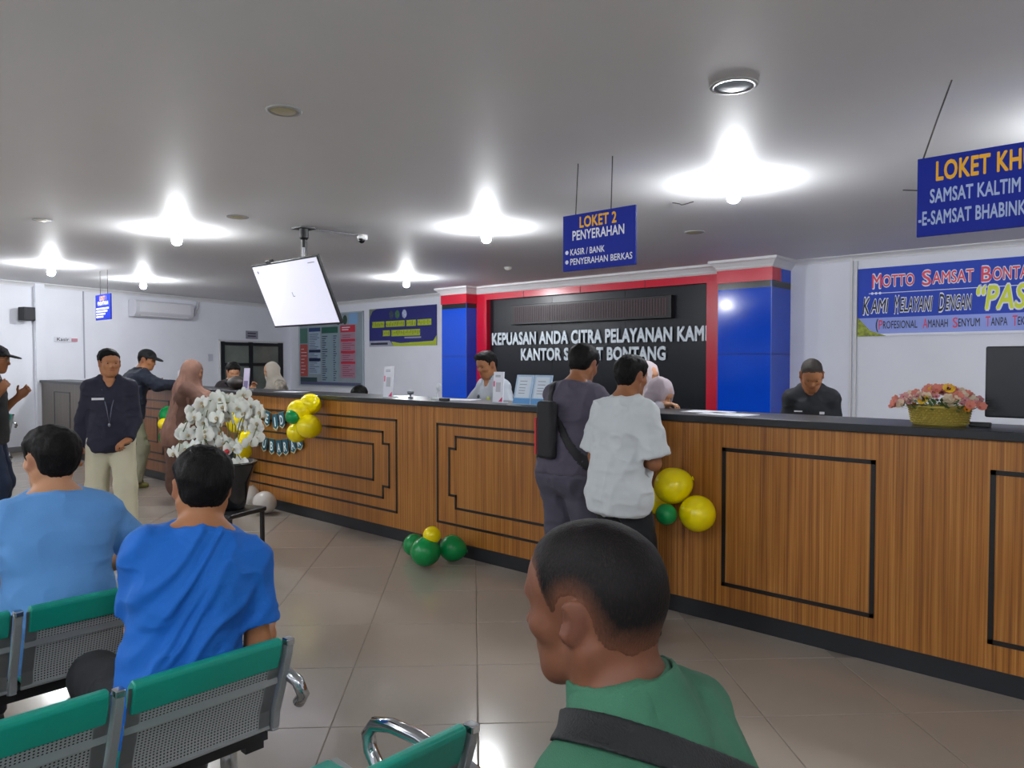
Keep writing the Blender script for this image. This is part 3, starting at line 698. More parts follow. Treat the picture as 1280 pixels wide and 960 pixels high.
# ---------------------------------------------------------------- service wall with columns
BLUE = mat('blue_panel', '#0646c4', .12, spec=.35); RED = mat('red_panel', '#c41230', .25, spec=.5); BLACK = mat('black_panel', '#10141c', .3, spec=.35); GRN = mat('black_green_band', '#161d1e', .2)
SEAM = mat('seam_dark', '#05070c', .6)
wallu = empty('feature_wall', (0, 0, 0), 0, 'glossy black feature wall framed in red with silver lettering, between two blue columns', 'feature wall')
bx('black_panel', (-9.40, 9.60, 0), (-5.08, 9.84, 2.62), BLACK, wallu)
for x in (-7.96, -6.52): bx('panel_joint', (x - .003, 9.597, 0), (x + .003, 9.601, 2.60), SEAM, wallu)
m_ = MB(); m_.box((-9.63, 9.50, 0), (-9.38, 9.84, 2.59)); m_.box((-5.10, 9.50, 0), (-4.80, 9.84, 2.59)); m_.build('red_frame', RED, wallu)
bx('red_lintel', (-9.63, 9.50, 2.59), (-4.80, 9.84, 2.70), RED, wallu)
for x in (-8.5, -7.3, -6.1): bx('panel_joint', (x - .003, 9.497, 2.59), (x + .003, 9.501, 2.70), SEAM, wallu)
def crown(name, x0, x1, y, par, s=.10, ends=True):
    m = MB(); zz = [(2.70, .0), (2.72, .02), (2.74, .03), (2.785, .07), (2.80, .1), (CZ, .1)]
    for (z0, u0), (z1, u1) in zip(zz, zz[1:]):
        e0 = u0 if ends else 0; e1 = u1 if ends else 0
        m.add([(x0 - e0, y - u0, z0), (x1 + e0, y - u0, z0), (x1 + e0, 9.84, z0), (x0 - e0, 9.84, z0), (x0 - e1, y - u1, z1), (x1 + e1, y - u1, z1), (x1 + e1, 9.84, z1), (x0 - e1, 9.84, z1)],
              [(0, 1, 5, 4), (1, 2, 6, 5), (3, 0, 4, 7), (0, 3, 2, 1)])
    return m.build(name, TRIMW, par)
crown('crown_moulding', -9.63, -4.80, 9.50, wallu, ends=False)
for nm, x0, x1, lb in (('blue_column', -10.28, -9.63, 'glossy blue column with red top band, left of the black wall'), ('blue_column', -4.80, -4.06, 'glossy blue column with red top band, right of the black wall')):
    c_ = empty(nm, (0, 0, 0), 0, lb, 'column', 'blue columns beside the black wall')
    bx('shaft', (x0, 9.25, 0), (x1, 9.84, 2.45), BLUE, c_); bx('dark_band', (x0, 9.25, 2.45), (x1, 9.84, 2.535), GRN, c_)
    bx('red_band', (x0 - .012, 9.235, 2.535), (x1 + .012, 9.5 if x1 > -5 else 9.84, 2.70), RED, c_)
    if x1 > -5: bx('side_panel', (x0, 9.5, 2.535), (x1, 9.84, 2.70), BLUE, c_)
    m_ = MB(); m_.box((x0 - .001, 9.248, 1.595), (x1 + .001, 9.252, 1.603)); m_.box((x1 - .002, 9.25, 1.595), (x1 + .002, 9.84, 1.603)); m_.build('panel_joint', SEAM, c_)
    bx('corner_trim', (x1 - .006, 9.243, 0), (x1 + .003, 9.252, 2.535), mat('trim_blue', '#3b62c4', .2), c_)
    crown('crown_moulding', x0, x1, 9.25, c_)
SIL = mat('brushed_silver', '#c9d2da', .45, metal=.25, var=.12, vscale=30, stretch=(1, 1, 6))
def letters(body, x0, x1, z0, z1, y, m, parent, depth=.02, bold=.04, name='letter'):
    text(name, body, m, z1 - z0, x1 - x0, parent, ((x0 + x1) / 2, y, z0), bold=bold, depth=depth)
letters('KEPUASAN ANDA CITRA PELAYANAN KAMI', -9.32, -5.12, 1.80, 2.00, 9.595, SIL, wallu, name='lettering_line')
letters('KANTOR SAMSAT BONTANG', -8.63, -5.79, 1.53, 1.72, 9.595, SIL, wallu, name='lettering_line')
led = empty('led_display', (0, 0, 0), 0, 'long switched-off dot matrix display mounted high on the black wall', 'display')
bx('display_case', (-8.80, 9.50, 2.13), (-5.66, 9.597, 2.46), mat('case_black', '#0b0a0d', .4), led, .006)
m_ = MB()
for i in range(62):
    x = -8.72 + i * .0485; m_.box((x, 9.496, 2.165), (x + .030, 9.4995, 2.425))
m_.build('led_column', mat('led_red_dark', '#4b3238', .6), led)
m_ = MB()
for i in range(12): z = 2.17 + i * .022; m_.box((-8.72, 9.4945, z), (-5.74, 9.4965, z + .004))
m_.build('led_row', mat('case_black', '#0b0a0d', .4), led)

# ---------------------------------------------------------------- counter
W1 = wood_mat('veneer_warm', '#7a4714', '#b06f24', '#c98f45'); W2 = wood_mat('veneer_grey', '#4d4238', '#5f5347', '#75685a'); W3 = wood_mat('veneer_red', '#63330f', '#8f531d', '#a86c31')
DARK = mat('counter_black', '#14171c', .35); INL = mat('inlay_black', '#14100f', .4); PL = mat('plinth_black', '#1a1d22', .5)
ctr = empty('service_counter', (0, 0, 0), 0, 'long service counter faced in vertical-grain wood with black inlay rectangles and black plinth', 'counter')
CTOP = 1.188
segs = [(-14.56, -12.62, W2), (-12.62, -9.22, W3), (-9.22, -4.50, W1), (-4.50, -2.26, W1), (-2.26, .30, W1), (.30, 2.6, W1)]
for x0, x1, m in segs: bx('front_panel', (x0 + .0015, CF, .10), (x1 - .0015, CF + .035, 1.145), m, ctr)
bx('carcass', (-14.56, CF + .035, 0), (2.6, CF + .42, 1.145), mat('carcass_grey', '#5a5350', .7), ctr)
bx('plinth', (-14.56, CF - .004, 0), (2.6, CF + .035, .10), PL, ctr)
def rectline(pts, w=.018, closed=True):
    m = MB(); n = len(pts)
    for i in range(n if closed else n - 1):
        (xa, za), (xb, zb) = pts[i], pts[(i + 1) % n]; h_ = w / 2
        m.box((min(xa, xb) - h_, CF - .005, min(za, zb) - h_), (max(xa, xb) + h_, CF + .002, max(za, zb) + h_))
    m.build('inlay_line', INL, ctr)
def rect(x0, x1, z0, z1, w=.018): rectline([(x0, z0), (x1, z0), (x1, z1), (x0, z1)], w)
def stepped(x0, x1, z0, z1, sx, sz, w=.018):
    rectline([(x0, z0 + sz), (x0, z1 - sz), (x0 + sx, z1 - sz), (x0 + sx, z1), (x1 - sx, z1), (x1 - sx, z1 - sz), (x1, z1 - sz), (x1, z0 + sz), (x1 - sx, z0 + sz), (x1 - sx, z0), (x0 + sx, z0), (x0 + sx, z0 + sz)], w)
rect(-2.008, -1.206, .228, 1.0, .022); rect(-.696, .106, .228, 1.0, .022); rect(.62, 1.42, .228, 1.0, .022)
rect(-4.455, -2.52, .235, 1.008); stepped(-4.318, -2.66, .365, .92, .075, .095)
rect(-8.95, -4.97, .235, 1.008); stepped(-8.8, -5.07, .335, .90, .085, .10); rect(-8.6, -5.29, .475, .785)
rect(-12.3, -9.44, .235, 1.008); stepped(-12.15, -9.55, .335, .90, .085, .10); rect(-11.9, -9.8, .475, .785)
rect(-13.85, -13.1, .235, 1.008)
wt = MB().box((-14.56, CF - .03, CTOP - .042), (2.65, CF + .46, CTOP)).build('worktop', DARK, None, .004); tag(wt, 'long thin black worktop running along the top of the wooden counter', 'worktop')

# staff side ledge below the worktop is out of sight
# ---------------------------------------------------------------- hanging signs and banners
SBL = mat('sign_blue', '#0a2596', .5, spec=.2); YEL = mat('print_yellow', '#f2b310', .5); WHT = mat('print_white', '#e6e9f2', .5); ROPE = mat('rope_grey', '#4a4645', .7)
def hang(x0, x1, z0, z1, y, label, wires):
    o = empty('hanging_sign', ((x0 + x1) / 2, y, z0), 0, label, 'sign', 'blue hanging counter signs'); w = (x1 - x0) / 2
    bx('board', (-w, -.008, 0), (w, .008, z1 - z0), SBL, o, .002)
    for (xa, xb) in wires:
        m = MB(); m.tube([(xa, 0, z1 - z0 - .01), ((xa + xb) / 2, .0, (CZ - z0 + z1 - z0) / 2), (xb, .0, CZ - z0)], .004, 6); m.build('hanging_wire', ROPE, o, smooth=True)
    return o, w
s2, w = hang(-3.255, -2.668, 2.115, 2.492, 4.05, 'small blue hanging sign reading LOKET 2 in yellow', [(-.19, -.17), (.10, .11)])
T_ = lambda p, b, m, h, x, z, wd=None, al='CENTER', bold=.018, sh=0, nm='printed_text', y=-.009: text(nm, b, m, h, wd, p, (x, y, z), bold=bold, depth=.0005, align=al, shear=sh)
T_(s2, 'LOKET 2', YEL, .070, 0, .285, .30, bold=.03); T_(s2, 'PENYERAHAN', WHT, .062, 0, .205, .42, bold=.025)
for z, b, wd in ((.105, 'KASIR / BANK', .285), (.04, 'PENYERAHAN BERKAS', .50)):
    T_(s2, b, WHT, .042, -.228, z, wd, 'LEFT'); MB().lathe([(0, 0), (.014, 0), (.014, .001), (0, .001)], 14).build('bullet', WHT, s2, loc=(-.258, -.0085, z + .021)).rotation_euler = (math.pi / 2, 0, 0)
sk, w = hang(-1.05, -.33, 2.105, 2.482, 4.05, 'large blue hanging sign reading LOKET KHUSUS, cut by the right edge', [(-.34, -.22), (.34, .22)])
T_(sk, 'LOKET KHUSUS', YEL, .088, -.279, .262, .52, 'LEFT', bold=.03); T_(sk, 'SAMSAT KALTIM DELIVERY', mat('print_pale', '#a9bce0', .5), .064, -.303, .158, .60, 'LEFT', bold=.025); T_(sk, '-E-SAMSAT BHABINKAMTIBMAS', mat('print_pale', '#a9bce0', .5), .064, -.352, .055, .66, 'LEFT', bold=.025)
s1, w = hang(-12.16, -11.56, 2.11, 2.482, 4.05, 'tiny far blue hanging sign with yellow heading, beside the air conditioner', [(-.12, -.12), (.17, .17)])
T_(s1, 'LOKET 1', YEL, .062, 0, .285, .26); T_(s1, 'PENDAFTARAN', WHT, .056, 0, .215, .42)
m_ = MB()
for z, wd in ((.155, .5), (.115, .44), (.075, .36), (.035, .28)): m_.box((-.27, -.0095, z), (-.27 + wd, -.008, z + .024))
m_.build('printed_line', WHT, s1)

def plate(name, x0, x1, z0, z1, y, m, label, cat, t=.012, parent=None):
    o = empty(name, ((x0 + x1) / 2, y, z0), 0, label, cat); bx('sheet', (-(x1 - x0) / 2, -t, 0), ((x1 - x0) / 2, 0, z1 - z0), m, o); return o
def block(p, x0, x1, z0, z1, m, y=-.013, nm='printed_block'): return bx(nm, (x0, y - .0005, z0), (x1, y + .0005, z1), m, p)
# motto banner
BBL = mat('banner_blue', '#1f43b8', .5, spec=.3)
mb = plate('motto_banner', -3.205, -.62, 1.812, 2.648, 9.835, BBL, 'long blue motto banner with red and yellow lettering on the right back wall', 'banner')
hw = (-.62 + 3.205) / 2; Y1 = -.0135
RD = mat('print_red', '#e0405a', .5); PYL = mat('print_lemon', '#d8e330', .5); LIL = mat('print_lilac', '#8fa0e8', .5); BK = mat('print_black', '#161a33', .5); GNB = mat('print_olive', '#8f9a2a', .5, var=.5, vscale=30)
block(mb, -hw + .0, hw, .0, .225, mat('print_lilac', '#8fa0e8', .5)); block(mb, -hw, hw, .0, .03, mat('print_white', '#e6e9f2'), -.0136)
m_ = MB(); m_.add([(-hw, -.0150, 0), (-hw + .34, -.0150, 0), (-hw + .15, -.0150, .07), (-hw, -.0150, .24)], [(0, 1, 2, 3)]); m_.build('corner_pattern', GNB, mb)
def two(p, body, m, m2, h, x, z, wd, al='LEFT', sh=0, bold=.01, ob=.055):
    text('text_outline', body, m2, h, wd * 1.01, p, (x - wd * .005, -.0142, z), bold=ob, depth=.0003, align=al, shear=sh)
    text('printed_text', body, m, h, wd, p, (x, -.0158, z), bold=bold, depth=.0003, align=al, shear=sh)
def word(w, x, wd, h, z, m, m2, capm=None, sh=0, ob=.05, sc=.8):
    ca = wd / (1.25 + (len(w) - 1)) if len(w) > 1 else wd
    two(mb, w[0], capm or m, m2, h, -hw + x, z - h * .07, ca * 1.2, sh=sh, ob=ob); two(mb, w[1:], m, m2, h * sc, -hw + x + ca * 1.3, z, wd - ca * 1.3, sh=sh, ob=ob)
for w_, x_, d_ in (('MOTTO', .166, .476), ('SAMSAT', .72, .534), ('BONTANG', 1.324, .62)): word(w_, x_, d_, .17, .60, RD, WHT, ob=.07)
bx('rule_line', (-hw + .13, -.0145, .52), (hw - .1, -.0135, .528), WHT, mb)
for k in range(3): MB().lathe([(0, 0), (.016, 0), (.016, .001), (0, .001)], 12).build('dot', WHT, mb, loc=(-hw + .17 + k * .045, -.0140, .524)).rotation_euler = (math.pi / 2, 0, 0)
for w_, x_, d_ in (('KAMI', .06, .30), ('MELAYANI', .42, .42), ('DENGAN', .90, .34)): word(w_, x_, d_, .20, .29, BK, WHT, sh=.2, ob=.075)
two(mb, '“PASTI”', PYL, WHT, .26, -hw + 1.28, .28, .80, sh=.2, ob=.07, bold=.02)
text('printed_text', '(', BK, .12, .03, mb, (-hw + .215, -.0158, .09), align='LEFT', bold=.02)
for w_, x_, d_ in (('PROFESIONAL', .25, .43), ('AMANAH', .74, .26), ('SENYUM', 1.05, .27), ('TANPA', 1.375, .21), ('TEKANAN', 1.63, .28), ('IKHLAS)', 1.96, .25)): word(w_, x_, d_, .115, .09, BK, LIL, RD, ob=.015)
# far blue banner with yellow lettering
fb = plate('wall_banner', -13.24, -11.07, 1.82, 2.62, 9.835, mat('banner_navy', '#1c2070', .45), 'dark blue wall banner with two rows of yellow-green letters, left of the blue column', 'banner')
hw = 2.17 / 2; LIM = mat('print_lime', '#a8b82a', .5); GRY = mat('print_grey', '#9fa3b4', .5)
m_ = MB(); m_.add([(-hw, -.0128, 0), (-.25, -.0128, 0), (-.38, -.0128, .12), (-hw, -.0128, .12)], [(0, 1, 2, 3)]); m_.build('print_stripe', GRY, fb)
m_ = MB(); m_.add([(-.25, -.0129, 0), (hw, -.0129, 0), (hw, -.0129, .2), (hw - .1, -.0129, .09), (-.05, -.0129, .06), (-.33, -.0129, .10)], [(0, 1, 2, 3, 4, 5)]); m_.build('print_swoosh', LIM, fb)
m_ = MB(); m_.add([(-hw, -.0128, .8), (-hw, -.0128, .5), (-hw + .04, -.0128, .65), (-hw + .12, -.0128, .75), (-hw + .28, -.0128, .8)], [(0, 1, 2, 3, 4)]); m_.build('print_corner', mat('print_sage', '#77806a', .5), fb)
m_ = MB(); rr_ = random.Random(3)
for z, x0, words in ((.40, -.98, (.42, .62, .30, .42)), (.21, -.62, (.24, .92))):
    x = x0
    for wd in words:
        n = max(3, int(wd / .075)); cwid = wd / n
        m_.box((x, -.0130, z + rr_.uniform(-.005, .01)), (x + wd, -.0128, z + .125))
        x += wd + .05
m_.build('printed_text', LIM, fb)
m_ = MB(); rr_ = random.Random(5)
for z, x0, x1 in ((.40, -.98, .93), (.21, -.62, .6)):
    x = x0
    while x < x1: m_.box((x, -.0133, z + rr_.choice((.02, .05))), (x + .014, -.0130, z + rr_.choice((.08, .10, .115)))); x += rr_.uniform(.04, .065)
m_.build('letter_gap', mat('print_moss', '#4d5a24', .5), fb)
for x, c in ((-.33, '#3a4a52'), (-.13, '#3f6b45'), (.10, '#a9b4cf')):
    MB().lathe([(0, 0), (.075, 0), (.075, .0008), (0, .0008)], 12, sy=1.2).build('emblem', mat('emblem' + c, c, .5, var=.4, vscale=25), fb, loc=(x, -.0128, .655)).rotation_euler = (math.pi / 2, 0, 0)
m_ = MB(); m_.box((-hw + .05, -.0133, .035), (-.45, -.013, .08)); m_.build('small_print', BK, fb); block(fb, .1, .62, .155, .185, GRY)
# large information board
ib = plate('information_board', -16.0, -13.44, .93, 2.60, 9.835, mat('board_grey', '#8d9aa3', .45, var=.08, vscale=3), 'large printed information board with red, blue and green columns of small text', 'notice board', .02)
hw = 1.28; Yb = -.0208
def ib_block(x0, x1, z0, z1, c, y=Yb): block(ib, x0, x1, z0, z1, mat('ib' + c, c, .5), y)
ib_block(-hw + .04, -hw + .36, 1.0, 1.36, '#48776c'); ib_block(-hw + .04, -hw + .36, .22, .98, '#b4514a'); ib_block(-hw + .42, -hw + .90, .28, 1.36, '#9fb2c6')
ib_block(-hw + .42, -hw + .90, 1.27, 1.36, '#1f3f74', -.0214); ib_block(-hw + .42, -hw + .90, .78, .85, '#14244e', -.0214); ib_block(-hw + .42, -hw + .90, .58, .65, '#14244e', -.0214)
ib_block(-hw + .95, -hw + 1.60, 1.22, 1.36, '#1f5d4e'); ib_block(-hw + .95, -hw + 1.60, .1, 1.2, '#8aa0ad'); ib_block(-hw + 1.70, -hw + 2.26, 1.22, 1.38, '#c42640')
ib_block(-hw + 1.70, -hw + 2.26, .2, 1.2, '#a87f92'); ib_block(-hw + .04, hw - .1, .03, .10, '#55597a'); ib_block(-hw + .04, -hw + .75, .1, .2, '#2e4a4c')
ml = {k: MB() for k in ('#2c3a55', '#8f2438', '#e6e9f2', '#c42640')}; rr_ = random.Random(9)
def lines(c, x0, x1, z0, z1, st, h_=.012):
    z = z0
    while z < z1: ml[c].box((x0, -.0226, z), (x0 + (x1 - x0) * rr_.uniform(.45, 1), -.0222, z + h_)); z += st
lines('#2c3a55', -hw + .44, -hw + .88, .32, 1.22, .042); lines('#2c3a55', -hw + .97, -hw + 1.2, .14, 1.17, .05, .02); lines('#2c3a55', -hw + 1.42, -hw + 1.56, .14, 1.17, .05, .02)
lines('#e6e9f2', -hw + .08, -hw + .32, .3, .92, .08, .012); lines('#8f2438', -hw + 1.78, -hw + 2.24, .25, 1.17, .045); lines('#e6e9f2', -hw + 1.76, -hw + 2.2, 1.27, 1.34, .05, .02)
for z in (1.02, .76, .52): ml['#c42640'].box((-hw + 1.72, -.0228, z), (-hw + 2.26, -.0222, z + .05))
for c, mm in ml.items(): mm.build('small_print', mat('ib' + c, c, .5), ib)
T_(ib, 'BERSAMA BONTANG', BK, .10, -hw + .70, 1.42, 1.28, bold=.03, y=-.022)
for x, c in ((-hw + 1.62, '#2d2f4a'), (-hw + 1.88, '#2e4a3c')): MB().lathe([(0, 0), (.085, 0), (.085, .0008), (0, .0008)], 12, sy=1.25).build('emblem', mat('emblem' + c, c, .5, var=.4, vscale=25), ib, loc=(x, -.0215, 1.50)).rotation_euler = (math.pi / 2, 0, 0)
block(ib, -hw + 2.03, -hw + 2.35, 1.40, 1.64, mat('ib_sky', '#7ba4cf', .5), -.0215)
m_ = MB()
for (x0, x1, z0, z1) in ((-1.28, 1.28, 1.645, 1.67), (-1.28, 1.28, 0, .02), (-1.28, -1.255, 0, 1.67), (1.255, 1.28, 0, 1.67)): m_.box((x0, -.035, z0), (x1, -.018, z1))
m_.build('board_frame', mat('frame_pale', '#aab4bd', .4), ib)
# ---------------------------------------------------------------- left wall fittings
ac = empty('air_conditioner', on_left(5.60, 2.36), LWa, 'white split air conditioner high on the left wall', 'air conditioner')
acl = 1.36
m_ = MB(); prof = [(0, 0), (-.13, 0), (-.19, .05), (-.21, .10), (-.21, .28), (-.18, .32), (0, .32)]
vs_ = [(x, y, z) for x in (0, acl) for (y, z) in prof]; k = len(prof)
m_.add(vs_, [tuple(range(k)), tuple(range(2 * k - 1, k - 1, -1))] + [(i, k + i, k + (i + 1) % k, (i + 1) % k) for i in range(k)]); m_.build('casing', mat('ac_white', '#c9c9d0', .35), ac, .008, seg=3)
bx('front_cover', (.09, -.218, .09), (acl - .09, -.205, .29), mat('ac_cover', '#d2d2d8', .3), ac, .004)
bx('air_vane', (.12, -.185, .02), (acl - .12, -.135, .035), mat('ac_cover', '#d2d2d8', .3), ac, .003); bx('outlet_slot', (.11, -.168, .026), (acl - .11, -.10, .045), mat('slot_dark', '#3b3b42', .6), ac)
m_ = MB(); m_.tube([(acl + .0, -.06, .08), (acl + .06, -.05, .06), (acl + .16, -.04, .10), (acl + .24, -.03, .26), (acl + .27, -.03, .40)], .022, 8); m_.build('refrigerant_pipe', mat('ac_white', '#c9c9d0'), ac, smooth=True)
sp = empty('wall_speaker', on_left(3.80, 2.16), LWa, 'small black speaker on a swivel bracket high on the left wall', 'speaker')
bx('cabinet', (-.22, -.22, .02), (-.03, -.06, .24), mat('speaker_black', '#15161a', .5), sp, .01); bx('grille', (-.205, -.226, .035), (-.045, -.219, .225), mat('speaker_mesh', '#2b2c31', .7), sp)
m_ = MB(); m_.tube([(-.04, -.12, .07), (.04, -.08, .06), (.08, -.02, .06)], .014, 8).box((.05, -.02, .02), (.12, 0, .18)); m_.build('bracket', mat('speaker_black', '#15161a'), sp, smooth=False)
ks = empty('cashier_label', on_left(4.21, 1.845), LWa, 'small white paper label reading Kasir with a pink arrow on the left wall', 'label')
bx('paper', (0, -.004, 0), (.30, 0, .085), mat('paper_white', '#d6d8e0', .6), ks); bx('arrow_patch', (.31, -.004, .01), (.42, 0, .065), mat('pink_print', '#c98d9c', .6), ks)
text('printed_text', 'Kasir', mat('ink_grey', '#3c3d46', .6), .055, .22, ks, (.15, -.0055, .018), bold=.02)
tag(lbox('door_plate', 8.45, 8.80, 2.02, 2.20, .012, mat('plate_grey', '#8d8d9a', .5)), 'small grey plate on the wall above the black partition window', 'sign')
dp = bpy.data.objects['door_plate']; m_ = MB()
for z in (2.13, 2.07): m_.box((.05, -.014, z), (.30, -.0125, z + .025))
m_.build('printed_line', mat('ink_dark', '#2b2b35', .6), dp)
tag(lbox('light_switch', 7.42, 7.52, 1.52, 1.66, .02, mat('switch_white', '#b9bac6', .5), bevel=.003), 'small pale switch on the left wall beside the partition window', 'switch')

# ---------------------------------------------------------------- screen hung from the ceiling, tilted towards the waiting area
tv = empty('hanging_screen', (-6.63, 4.13, CZ), 0, 'flat white lit screen hung from the ceiling on a black pole, tilted down', 'television')
m_ = MB(); m_.box((-.09, -.09, -.012), (.09, .09, 0)); m_.lathe([(.045, -.012), (.045, -.10), (.03, -.12), (.03, -.52), (0, -.52)], 16); m_.build('ceiling_pole', mat('pole_black', '#141417', .4), tv)
MB().tube([(.04, -.03, -.2), (.045, -.035, -.3), (.02, -.05, -.38)], .012, 6).build('cable', mat('cable_white', '#b9b9c0', .5), tv, smooth=True)
tilt = math.radians(23)
pv = empty('screen_panel', (0, 0, 0)); pv.parent = tv; pv.location = (.0, -.10, -.655); pv.rotation_euler = (tilt, 0, 0)
bx('bezel', (-.605, -.015, -.34), (.605, .018, .34), mat('bezel_black', '#0c0c0f', .3), pv, .006); bx('glass_panel', (-.585, -.0175, -.32), (.585, -.0145, .32), mat('screen_white', '#cfcfe0', .12, emit=.3), pv)
m_ = MB(); m_.box((-.53, -.0187, .245), (-.49, -.0176, .275)).box((.42, -.0187, .275), (.53, -.0176, .283)).box((-.03, -.0187, -.02), (-.022, -.0176, .02)).box((-.03, -.0187, -.028), (.005, -.0176, -.02)); m_.build('screen_mark', mat('mark_grey', '#77788a', .5), pv)
bx('rear_housing', (-.25, .018, -.2), (.25, .06, .2), mat('bezel_black', '#0c0c0f'), pv, .01)
bx('vesa_bracket', (-.05, .02, .0), (.05, .14, .20), mat('pole_black', '#141417'), pv); bx('webcam', (-.30, -.02, .325), (-.22, .03, .365), mat('bezel_black', '#0c0c0f'), pv, .004)
cc = empty('dome_camera', (-6.555, 4.781, CZ), 0, 'small white dome security camera on the ceiling right of the screen pole', 'security camera')
MB().lathe([(0, 0), (.055, 0), (.055, -.035), (.048, -.05), (0, -.05)], 20).build('housing', mat('cctv_white', '#d8d8d8', .4), cc, smooth=True); MB().ell((.012, -.018, -.055), (.034, .034, .034), 14, 8).build('lens_ball', mat('cctv_lens', '#121216', .15), cc, smooth=True)
m_ = MB(); m_.tube([(-6.63, 4.18, CZ - .004), (-6.60, 4.4, CZ - .005), (-6.56, 4.74, CZ - .004)], .006, 6); m_.build('ceiling_cable', mat('cable_grey', '#77757a', .6)); tag(bpy.data.objects['ceiling_cable'], 'thin grey cable on the ceiling between screen pole and dome camera', 'cable')

# ---------------------------------------------------------------- things on the counter
def stand_up(name, x, y, w, h_, label, m, tilt=-8, cat='sign', rz=0):
    o = empty(name, (x, y, CTOP), rz, label, cat); b = bx('panel', (-w / 2, -.004, 0), (w / 2, .004, h_), m, o); b.rotation_euler = (math.radians(tilt), 0, 0)
    f = bx('base', (-w / 2, -.01, 0), (w / 2, .06, .006), mat('acrylic_clear', '#b8c8d2', .1), o); return o, b
PW = mat('sheet_white', '#dcdfe8', .4)
def qrless(b, w, h_, c, side=True):
    m = MB()
    for z in (.87, .83): m.box((-w * .3, -.0052, h_ * z), (w * .2, -.0045, h_ * z + .006))
    m.build('printed_line', mat('ink_soft', '#8c8fa0', .6), b)
    bx('printed_panel', (-w * .22, -.0050, h_ * .35), (w * .25, -.0045, h_ * .66), mat('print_softgrey', '#b4b6c0', .6), b)
    if side: bx('pink_tab', (-w * .46, -.0050, h_ * .52), (-w * .34, -.0045, h_ * .70), mat('pink_hot', '#d83a70', .5), b)
    MB().add([(w * .08, -.0050, .01), (w * .46, -.0050, .01), (w * .46, -.0050, h_ * .2)], [(0, 1, 2)]).build('pink_corner', mat('pink_hot', '#d83a70'), b)
o, b = stand_up('counter_notice', -5.20, 4.05, .125, .27, 'tall white counter notice with pink tab standing left of the middle of the counter', PW, -4); qrless(b, .125, .27, 0)
o, b = stand_up('counter_notice', -3.93, 4.10, .105, .235, 'white counter notice with pink corner in front of the man in the white uniform shirt', PW, -4); qrless(b, .105, .235, 0)
BLP = mat('leaflet_blue', '#a9c4de', .4, var=.15, vscale=8)
for k, x in enumerate((-3.665, -3.49)):
    o, b = stand_up('leaflet_holder', x, 4.07, .165, .22, ('left', 'right')[k] + ' of two tilted pale blue leaflet stands beside the man with the shoulder bag', BLP, -14, 'leaflet stand')
    bx('sheet', (-.065, -.0055, .05), (.065, -.0045, .205), mat('leaflet_white', '#cfdbe8', .5), b); bx('wave_print', (-.0825, -.0052, .0), (.0825, -.0045, .045), mat('leaflet_wave', '#4f93cc', .5), b)
    m = MB()
    for z in (.17, .145, .12, .10, .08): m.box((-.04, -.0062, z), (.03 - .01 * (z < .13), -.0056, z + .005))
    m.build('printed_line', mat('ink_soft', '#8c8fa0'), b)
o, b = stand_up('counter_notice', -9.42, 4.08, .13, .20, 'small blue and white leaflet stand between the capped man and the brown headscarf', PW, -6); bx('blue_print', (-.06, -.005, .005), (.02, -.0045, .12), mat('leaflet_wave', '#4f93cc'), b)
o, b = stand_up('counter_notice', -7.78, 4.10, .12, .24, 'lilac paper sheet standing on the counter above the white orchids', mat('sheet_lilac', '#b9b0c8', .5), -5); bx('printed_panel', (-.045, -.005, .02), (.045, -.0045, .1), mat('print_violet', '#6d6388', .5), b)
def paper(x, y, w, d, rz, label, z=CTOP):
    m = MB(); m.box((-w / 2, -d / 2, 0), (w / 2, d / 2, .003)); o = m.build('paper_sheet', mat('paper_white', '#d6d8e0', .6), None, loc=(x, y, z + .001)); o.rotation_euler = (0, 0, rz); tag(o, label, 'paper')
paper(-6.9, 4.14, .30, .21, .2, 'white papers on the counter in front of the cream headscarf'); paper(-2.06, 4.10, .30, .20, -.1, 'white sheet lying on the counter left of the man in the black polo')
paper(-3.0 + .75, 4.22, .28, .2, .05, 'white sheet near the worktop edge beside the red wall frame'); paper(-4.45, 4.2, .28, .2, .3, 'white sheet on the counter below the blue left column')
m_ = MB(); m_.lathe([(.022, 0), (.026, .006), (.010, .012), (.008, .03), (.026, .036), (.030, .055), (.022, .062), (0, .062)], 14); o = m_.build('desk_gadget', mat('gadget_silver', '#8b8f96', .25, metal=.6), None, smooth=True, loc=(-4.98, 4.12, CTOP)); tag(o, 'small silver table stand right of the tall white counter notice', 'stand')
m_ = MB(); m_.box((-.05, -.03, 0), (.05, .03, .014)).tube([(0, 0, .01), (.0, .0, .05), (.02, 0, .08)], .008, 6).ell((.02, 0, .10), (.028, .02, .035), 10, 6); o = m_.build('card_reader', mat('gadget_white', '#c9cdd2', .4), None, loc=(-4.66, 4.14, CTOP)); tag(o, 'little white desk device standing near the blue left column', 'device')
def blackbox(x, y, l): o = bx('stapler', (-.045, -.02, 0), (.045, .02, .022), mat('speaker_black', '#15161a'), None, .004); o.location = (x, y, CTOP); tag(o, l, 'stapler')
blackbox(-4.44, 4.02, 'small black stapler on the counter edge left of the blue left column'); blackbox(-.79, 4.16, 'small black stapler behind the gold flower basket')
# handbag and clutter left of the orchids
m_ = MB(); m_.ell((0, 0, .075), (.16, .09, .075), 18, 10); o = m_.build('handbag', mat('bag_brown', '#2a2320', .5, var=.4, vscale=20), None, smooth=True, loc=(-8.05, 4.14, CTOP))
tag(o, 'dark brown soft handbag lying on the counter beside the brown headscarf', 'bag'); MB().tube([(-.15, 0, .05), (-.22, -.02, .10), (-.28, 0, .07), (-.22, .04, .02), (-.15, .03, .03)], .016, 8).build('handle', mat('speaker_black', '#15161a'), o, smooth=True)
